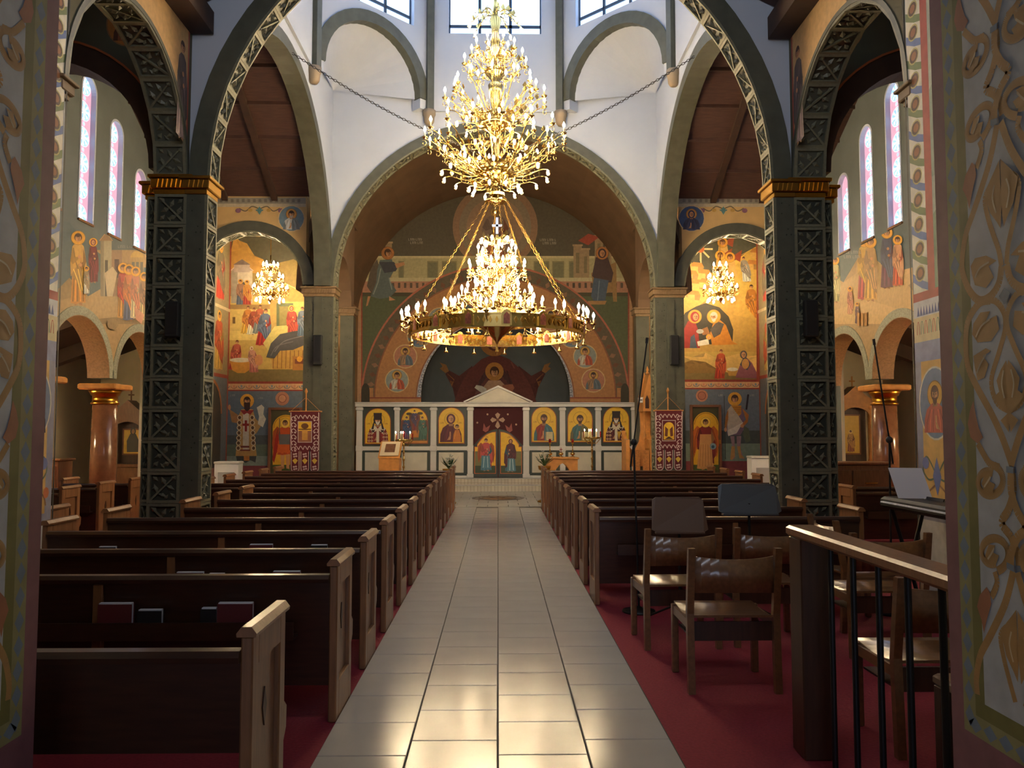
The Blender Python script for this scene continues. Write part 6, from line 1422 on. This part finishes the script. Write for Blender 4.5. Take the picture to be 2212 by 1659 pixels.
def chair(x, y, rz, lab):
    t = empty('wooden_chair', (x, y, 0), rz, lab, 'chair', 'choir chairs')
    for k, nm in (('rear_leg_l', 'rear_leg'), ('rear_leg_r', 'rear_leg'), ('front_leg_l', 'front_leg'), ('front_leg_r', 'front_leg'), ('rail_l', 'side_rail'), ('rail_r', 'side_rail'), ('back', 'backrest'), ('seat', 'seat'), ('rack', 'under_shelf')): inst(nm, CM[k], t)
chair(1.36, 4.62, 0, 'wooden chair with curved back nearest the aisle beside the handrail'); chair(1.28, 5.55, .05, 'wooden chair with glossy seat behind the slim microphone stand'); chair(1.92, 5.6, 0, 'wooden chair in front of the grey music stand')
chair(2.1, 3.7, 0, 'wooden chair seen through the black balusters, close behind the handrail'); chair(2.6, 5.3, 0, 'wooden chair farther behind the handrail, in front of the keyboard'); chair(2.56, 6.25, -PI/2, 'wooden chair turned sideways towards the keyboard')
t = empty('wooden_stool', (1.78, 2.85, 0), label='low dark wooden stool behind the handrail at the passage wall', cat='stool')
MB().cbox(-.16, .16, -.16, .16, .56, .6, .01).build('seat', M_CHAIR, t)
for x in (-.13, .13):
    for y in (-.13, .13): MB().cbox(x-.025, x+.025, y-.025, y+.025, 0, .56, .004).build('leg', M_WOODD, t)
# ------------------------------------------------------------ handrail
t = empty('handrail', (1.45, 3.15, 0), label='thick wooden handrail on black balusters beside the right passage wall', cat='railing')
MB().cbox(-.06, .08, -.72, .72, 1.0, 1.05, .012).build('rail', M_WOODE, t)
MB().cbox(-.05, .08, .55, .7, 0, 1.0, .006).build('newel_post', M_WOODD, t)
for y in (.36, .14, -.08, -.3, -.52): MB().tube([(.01, y, 0), (.01, y, 1.0)], .013, 8).build('baluster', M_BLACK, t)
# ------------------------------------------------------------ music and microphone stands, keyboard
def music_stand(x, y, z0, z1, w_, lab, mt, rz=0):
    t = empty('music_stand', (x, y, 0), rz, lab, 'music stand', 'music stands')
    MB().prism([(-w_/2+.04, .0, z0), (w_/2-.04, .0, z0), (w_/2, .02, z0+.02), (w_/2-.02, .1, z1-.02), (w_/2-.05, .1, z1), (-w_/2+.05, .1, z1), (-w_/2+.02, .1, z1-.02), (-w_/2, .02, z0+.02)], (0, .012, 0)).build('desk', mt, t)
    MB().box(-w_/2+.03, w_/2-.03, -.0, .06, z0-.012, z0).build('ledge', mt, t)
    MB().tube([(0, .05, .06), (0, .05, z0+.08)], .012, 8).build('pole', M_BLACK, t)
    for k in range(3):
        a = k*2*PI/3+.5; MB().tube([(0, .05, .14), (.26*math.cos(a), .05+.26*math.sin(a), .01)], .009, 6).build('leg', M_BLACK, t)
g = atY(1622, 1080, 6.3); music_stand(g.x, 6.3, .85, 1.08, .5, 'grey steel music stand behind the second row chair', M_GREY)
g = atY(1470, 1115, 6.35); music_stand(g.x, 6.35, .7, .97, .45, 'brown music stand with plain back behind the slim microphone stand', mat('brown_desk', (96, 72, 56), .5))
def mic_stand(base, elbow, tip, lab):
    t = empty('microphone_stand', (base.x, base.y, 0), label=lab, cat='microphone stand', group='microphone stands'); o = Vector((base.x, base.y, 0))
    MB().lathe([(.14, 0), (.14, .012), (.03, .03), (.012, .05)], 16).build('base', M_BLACK, t)
    MB().tube([(0, 0, .04), tuple(Vector((elbow.x, elbow.y, elbow.z))-o)], .009, 8).build('pole', M_BLACK, t)
    MB().tube([tuple(elbow-o+(elbow-tip)*.25), tuple(tip-o)], .007, 6).build('boom', M_BLACK, t)
    MB().sphere(tuple(elbow-o), .03, 8).build('clamp', M_BLACKP, t); d = (tip-elbow).normalized()
    MB().tube([tuple(tip-o), tuple(tip-o+d*.05+Vector((.0, 0, .0)))], .012, 8).build('microphone', M_BLACKP, t)
b = atY(1378, 1100, 6.72); mic_stand(Vector((b.x, b.y, 0)), atY(1369, 955, b.y), atY(1397, 742, b.y), 'slim black microphone stand with tall boom standing on the red carpet')
b2 = Vector((atY(1918, 1000, 6.62).x, 6.62, 0)); mic_stand(b2, atY(1921, 950, 6.62), atY(1889, 745, 6.62), 'slim black microphone stand with boom by the keyboard')
kb = Vector((3.02, 5.85, 0))
t = empty('keyboard_piano', (kb.x, 5.85, 0), -PI/2, 'black electric keyboard on a stand with sheet music beside the passage wall', 'keyboard')
MB().cbox(-.45, .6, 0, .3, .9, .99, .02).build('body', M_BLACKP, t); k_ = MB().box(-.4, .55, -.02, .14, .93, .945).build('keybed', M_BLACK, t)
for i in range(22): MB().box(-.39+i*.042, -.39+i*.042+.039, -.02, .12, .945, .955).build('key', M_PAPER, k_)
MB().prism([(-.4, .2, .99), (.1, .2, .99), (.1, .21, 1.01), (-.4, .21, 1.01)], (0, .008, 0)).build('music_rest', M_BLACKP, t)
for x in (-.35, .5): MB().tube([(x, .05, 0), (x, .3, .9)], .016, 8).tube([(x, .3, 0), (x, .05, .9)], .016, 8).build('stand_leg', M_BLACK, t)
s_ = MB().prism([(-.1, .0, .995), (.14, .0, .995), (.1, .1, 1.22), (-.14, .1, 1.22)], (0, .004, 0)).build('sheet_music', M_PAPER); s_.location = (3.13, 6.0, .0); s_.rotation_euler = (0, 0, -.2)
tag(s_, 'tilted white sheet music propped on the black keyboard', 'sheet music')
# low wooden chest in the right aisle, dark lectern heap in the left outer aisle
for s, x, y, lab in ((1, 5.3, 9.9, 'low wooden chest with drawers behind the near right pier'), (-1, -8.0, 13.6, 'low dark wooden cabinet against the cream wall, left outer aisle')):
    t = empty('wooden_chest', (x, y+(2.0 if s > 0 else 0), 0), label=lab, cat='chest')
    MB().cbox(-.6, .6, 0, .45, .06, 1.0, .01).build('body', M_WOODE, t); MB().cbox(-.64, .64, -.03, .48, 1.0, 1.04, .01).build('top', M_WOODE, t); MB().box(-.56, .56, .03, .42, 0, .06).build('plinth', M_WOODD, t)
    for i in range(2):
        d_ = MB().cbox(-.56+i*.57, -.01+i*.57, -.02, 0, .55, .92, .006).build('drawer', M_WOODE, t); MB().box(-.38+i*.57, -.2+i*.57, -.045, -.02, .72, .74).build('handle', M_BRASS, d_)
# ------------------------------------------------------------ chandeliers
def bulb_me(up=1): 
    return MB().lathe([(.008, 0), (.019, .018), (.022, .036), (.016, .058), (.006, .078), (.002, .09)] if up > 0 else [(.008, 0), (.019, -.018), (.022, -.036), (.016, -.058), (.006, -.078), (.002, -.09)][::-1], 7).mesh('bulb', M_BULB)
BU, BD = bulb_me(1), bulb_me(-1)
BUL, BDL = BU.copy(), BD.copy()
for q_ in (BUL, BDL): q_.materials[0] = M_BULBL
SLV = MB().lathe([(.012, 0), (.012, .09)], 7).mesh('candle_sleeve', M_CANDLE)
CUP = MB().lathe([(.008, -.03), (.02, -.02), (.045, 0), (.05, .012), (.014, .016)], 8).mesh('drip_pan', M_BRASS)
LEAFM = MB()
for q in range(3):
    LEAFM.add([(0, 0, 0), (.03, .012, .03+q*.004), (.075, 0, .07), (.03, -.012, .03)], [(0, 1, 2, 3)])
def arm_mesh(R, z0, z1, rise, curl=True):
    # S-curved arm in the xz plane from the stem to radius R, with scrolls
    m = MB(); pts = []
    for k in range(13):
        t = k/12; x = .04+(R-.04)*t; z = z0+(z1-z0)*t-rise*math.sin(PI*min(1, t*1.15))*(1-.25*t); pts.append((x, 0, z))
    m.tube(pts, [.013-.005*k/12 for k in range(13)], 5)
    if curl:
        for (cx, cz, r, s) in ((R*.72, (z0+z1)/2-rise*.35, .055+R*.02, 1), (R*.42, z0-rise*.3, .05+R*.02, -1), (R+.015, z1-.07, .05, 1)):
            q = [(cx+r*(1-.06*k)*math.cos(s*(k*.55)+1), 0, cz+r*(1-.06*k)*math.sin(s*(k*.55)+1)) for k in range(12)]
            m.tube(q, .006, 4)
        for f in (.35, .6, .85):
            x = R*f; z = z0+(z1-z0)*f-rise*math.sin(PI*min(1, f*1.15))*(1-.25*f)
            m.add([(x, 0, z), (x+.03, .02, z+.05), (x+.01, 0, z+.11), (x-.03, -.02, z+.05)], [(0, 1, 2, 3)])
    return m.mesh('arm', M_BRASS)
def tier(t, n, R, zs_, zc, rise, up=1, off=0.0, sleeve=True):
    me = arm_mesh(R, zs_, zc-.02, rise)
    for k in range(n):
        a = off+k*2*PI/n; o = inst('arm', me, t, (0, 0, 0), (0, 0, a))
        if up > 0:
            inst('drip_pan', CUP, o, (R, 0, zc))
            if sleeve: inst('candle_sleeve', SLV, o, (R, 0, zc+.012)); inst('bulb', BU, o, (R, 0, zc+.1))
            else: inst('bulb', BU, o, (R, 0, zc+.015))
        else:
            inst('bulb', BD, o, (R, 0, zc-.03))
CHY = 12.6; CHX = -.05
def zpx(py, Y=CHY): return atY(1072, py, Y).z
# --- upper, many-tiered chandelier under the dome
zb_ = zpx(462)
U = empty('tiered_chandelier', (CHX, CHY, zb_), label='large tiered brass chandelier hanging high under the drum', cat='chandelier')
def zu(py): return zpx(py)-zb_
prof = [(.01, zu(462)), (.04, zu(455)), (.05, zu(446)), (.03, zu(442)), (.17, zu(438)), (.175, zu(434)), (.06, zu(428)), (.075, zu(415)), (.05, zu(405)), (.04, zu(398)), (.09, zu(392)), (.28, zu(380)), (.3, zu(366)), (.12, zu(352)), (.06, zu(345)), (.07, zu(310)), (.055, zu(296)), (.12, zu(284)), (.26, zu(274)), (.27, zu(264)), (.1, zu(252)), (.055, zu(244)), (.075, zu(222)), (.1, zu(200)), (.12, zu(185)), (.06, zu(175)), (.16, zu(160)), (.17, zu(152)), (.05, zu(144)), (.055, zu(110)), (.08, zu(90)), (.055, zu(70)), (.1, zu(45)), (.05, zu(30)), (.03, zu(10)), (.02, zu(-60))]
MB().lathe(prof, 18).build('stem', M_BRASS, U)
MB().tube([(0, 0, zu(-60)), (0, 0, 15.2-zb_)], .015, 6).build('suspension_rod', M_CHAIN, U)
tier(U, 16, 1.13, zu(350), zu(304), .28, 1, .1); tier(U, 16, .92, zu(340), zu(318), .2, 1, .3); tier(U, 12, .82, zu(235), zu(222), .2, 1, .2); tier(U, 12, .66, zu(252), zu(196), .15, 1, .45)
tier(U, 10, .5, zu(140), zu(142), .15, 1, .1); tier(U, 8, .33, zu(120), zu(112), .12, 1, .4)
tier(U, 8, .42, zu(35), zu(50), -.12, -1, .15); tier(U, 14, .86, zu(360), zu(372), .16, -1, .2); tier(U, 10, .42, zu(385), zu(402), .1, -1, .1); tier(U, 10, .52, zu(300), zu(318), .05, -1, .3); tier(U, 8, .62, zu(262), zu(262), .05, -1, .1)
for k in range(24):   # hanging leaves round the bowl
    a = k*2*PI/24; MB().add([(.28, -.02, 0), (.28, .02, 0), (.305, .012, -.05), (.31, 0, -.09), (.305, -.012, -.05)], [(0, 1, 2, 3, 4)]).build('leaf_pendant', M_BRASS, U).location = (0, 0, zu(374)); U.children[-1].rotation_euler = (0, 0, a)
# --- lower chandelier with wide ring (brighter lamps)
BU, BD = BUL, BDL
zb_ = zpx(766)
D = empty('ring_chandelier', (CHX+.03, CHY, zb_), label='wide brass ring chandelier with icon plaques and glowing central tiers', cat='chandelier')
def zd(py): return zpx(py)-zb_
prof = [(.008, 0), (.03, zd(758)), (.012, zd(748)), (.03, zd(738)), (.1, zd(728)), (.3, zd(706)), (.31, zd(700)), (.1, zd(690)), (.05, zd(682)), (.06, zd(660)), (.14, zd(650)), (.05, zd(640)), (.055, zd(620)), (.09, zd(610)), (.045, zd(600)), (.05, zd(580)), (.08, zd(565)), (.04, zd(555)), (.045, zd(530)), (.02, zd(508))]
MB().lathe(prof, 18).build('stem', M_BRASS, D)
tier(D, 6, .25, zd(520), zd(512), .05, -1, .2); tier(D, 8, .3, zd(560), zd(552), .1, 1, .1); tier(D, 10, .46, zd(610), zd(588), .12, 1, .3); tier(D, 10, .3, zd(590), zd(585), .06, 1, 0); tier(D, 12, .56, zd(650), zd(642), .14, 1, .1); tier(D, 8, .36, zd(632), zd(628), .08, 1, .3); tier(D, 14, .74, zd(690), zd(668), .1, 1, .2)
RR = 1.38; rz_ = zd(716)
m = MB(); m.ring((0, 0, 0), RR-.008, RR+.008, rz_-.09, rz_+.09, 48); m.ring((0, 0, 0), RR-.03, RR+.03, rz_-.1, rz_-.08, 48); m.ring((0, 0, 0), RR-.03, RR+.03, rz_+.08, rz_+.1, 48); m.build('ring_band', M_BRASS, D)
fil = MB(); rr_ = random.Random(4)
for k in range(96):
    a = k*2*PI/96; c, s = math.cos(a), math.sin(a); fil.prism([((RR+.012)*c-.025*s, (RR+.012)*s+.025*c, rz_), ((RR+.012)*c, (RR+.012)*s, rz_+.05), ((RR+.012)*c+.025*s, (RR+.012)*s-.025*c, rz_), ((RR+.012)*c, (RR+.012)*s, rz_-.05)], (.014*c, .014*s, 0))
for k in range(120):
    a = k*2*PI/120; c, s = math.cos(a), math.sin(a); z = rz_+(.035 if k % 2 else -.035); r_ = RR-.012
    fil.prism([(r_*c-.022*s, r_*s+.022*c, z), (r_*c, r_*s, z+.035), (r_*c+.022*s, r_*s-.022*c, z), (r_*c, r_*s, z-.035)], (-.014*c, -.014*s, 0))
tag(fil.build('filigree', M_BRASSD, D), kind='stuff')
pl = MB().prism([(0, -.075, -.1), (0, .075, -.1), (0, .075, .04), (0, .053, .1), (0, 0, .13), (0, -.053, .1), (0, -.075, .04)], (.018, 0, 0)).mesh('icon_plaque', M_BRASS)
pi_ = MB().prism([(.019, -.045, -.08), (.019, .045, -.08), (.019, .045, .04), (.019, 0, .09), (.019, -.045, .04)], (.004, 0, 0)).mesh('plaque_icon', mat('plaque_paint', (150, 82, 60), .5, noise=.4, nscale=30))
bell = MB().lathe([(.045, -.16), (.03, -.12), (.012, -.09), (.006, -.02)], 8).mesh('bell_pendant', M_BRASS)
brk = MB(); brk.tube([(0, 0, -.02), (.09, 0, -.06), (.16, 0, -.02), (.15, 0, .05)], .009, 5); brk.tube([(.02, 0, .06), (.08, .0, .12), (.13, 0, .05)], .006, 4); brkm = brk.mesh('candle_bracket', M_BRASS)
for k in range(16):
    a = k*2*PI/16+.1; c, s = math.cos(a), math.sin(a)
    p = inst('icon_plaque', pl, D, ((RR+.01)*c, (RR+.01)*s, rz_+.02), (0, 0, a)); inst('plaque_icon', pi_, p)
    p = inst('icon_plaque', pl, D, ((RR-.01)*math.cos(a), (RR-.01)*math.sin(a), rz_+.02), (0, 0, a+PI)); inst('plaque_icon', pi_, p)
    inst('bell_pendant', bell, D, (RR*math.cos(a+PI/16), RR*math.sin(a+PI/16), rz_-.08))
    b = inst('candle_bracket', brkm, D, (RR*math.cos(a+PI/16), RR*math.sin(a+PI/16), rz_+.05), (0, 0, a+PI/16))
    for (x, y, z) in ((.15, 0, .05), (.06, .09, .1), (.06, -.09, .1)):
        inst('drip_pan', CUP, b, (x, y, z)); inst('candle_sleeve', SLV, b, (x, y, z+.012)); inst('bulb', BU, b, (x, y, z+.1))
m = MB(); m.ring((0, 0, 0), .72, .76, zd(700), zd(680), 32); m.build('inner_ring', M_BRASS, D)
for k in range(8):
    a = k*PI/4+.2; MB().tube([(.74*math.cos(a), .74*math.sin(a), zd(696)), (RR*math.cos(a), RR*math.sin(a), rz_)], .008, 5).build('spoke', M_BRASS, D)
apex = Vector((0, 0, zd(420)))
for k in range(8):
    a = k*PI/4+.15; e = Vector((RR*math.cos(a), RR*math.sin(a), rz_+.1)); m = MB(); n = 46
    s0 = apex+Vector((.1*math.cos(a), .1*math.sin(a), 0)); d = (e-s0); l = d.length; d.normalize()
    for i in range(n):
        c = s0+d*l*(i+.5)/n; w1 = d.cross(Vector((0, 0, 1))).normalized(); w2 = d.cross(w1); w_ = w1 if i % 2 else w2
        m.tube([tuple(c-d*l/n*.62+w_*.0), tuple(c-d*l/n*.3+w_*.014), tuple(c+d*l/n*.3+w_*.014), tuple(c+d*l/n*.62)], .0035, 4, False); m.tube([tuple(c-d*l/n*.3-w_*.014), tuple(c+d*l/n*.3-w_*.014)], .0035, 4, False)
    m.build('suspension_chain', M_BRASSD, D)
MB().ring((0, 0, 0), .08, .12, apex.z-.02, apex.z+.02, 16).build('hanging_ring', M_BRASS, D)
MB().box(-.02, .02, -.01, .01, zd(505), zd(470)).box(-.08, .08, -.01, .01, zd(490), zd(485)).build('silver_cross', M_SILVER, D)
# --- small chandeliers in the chapels
for px, nm in ((583, 'left'), (1557, 'right')):
    Y = 17.2; o = atY(px, 655, Y); zc = o.z
    S = empty('small_chandelier', (o.x, Y, zc), label='small brass chandelier hanging in the %s chapel before the fresco' % nm, cat='chandelier', group='chapel chandeliers')
    k = 1/FPX*Y
    MB().lathe([(.006, 0), (.02, .03), (.05, .08), (.09, .14), (.05, .2), (.025, .25), (.03, .45), (.06, .5), (.025, .56), (.025, .75), (.05, .8), (.015, .9), (.01, 1.05)], 12).build('stem', M_BRASS, S)
    MB().tube([(0, 0, 1.05), (0, 0, 6.3-zc)], .008, 5).build('suspension_chain', M_BRASSD, S)
    tier(S, 10, .36, .16, .3, .06, 1, .1, False); tier(S, 8, .26, .42, .55, .06, 1, .3, False); tier(S, 6, .15, .7, .8, .05, 1, .2, False); tier(S, 8, .28, .2, .14, .0, -1, .3)
# --- stay chains from the transept arches to the upper chandelier
for e, lab in ((-1, 'iron stay chain from the left transept arch to the upper chandelier'), (1, 'iron stay chain from the right transept arch to the upper chandelier')):
    A = Vector((e*3.27-.07, CHY, zpx(118))); B = Vector((CHX+e*.3, CHY, zpx(330))); m = MB(); n = 70
    P_ = []
    for i in range(n+1):
        t_ = i/n; p = A.lerp(B, t_); p.z -= .3*math.sin(PI*t_)*.35; P_.append(p)
    for i in range(n):
        a, b = P_[i], P_[i+1]; d = (b-a); c = (a+b)/2; w_ = Vector((0, 1, 0)) if i % 2 else d.cross(Vector((0, 1, 0))).normalized()
        ex = d*.66
        m.tube([tuple(c-ex), tuple(c-d*.35+w_*.016), tuple(c+d*.35+w_*.016), tuple(c+ex), tuple(c+d*.35-w_*.016), tuple(c-d*.35-w_*.016), tuple(c-ex)], .0055, 4, False)
    o = m.build('stay_chain', M_CHAIN); tag(o, lab, 'chain', 'stay chains')
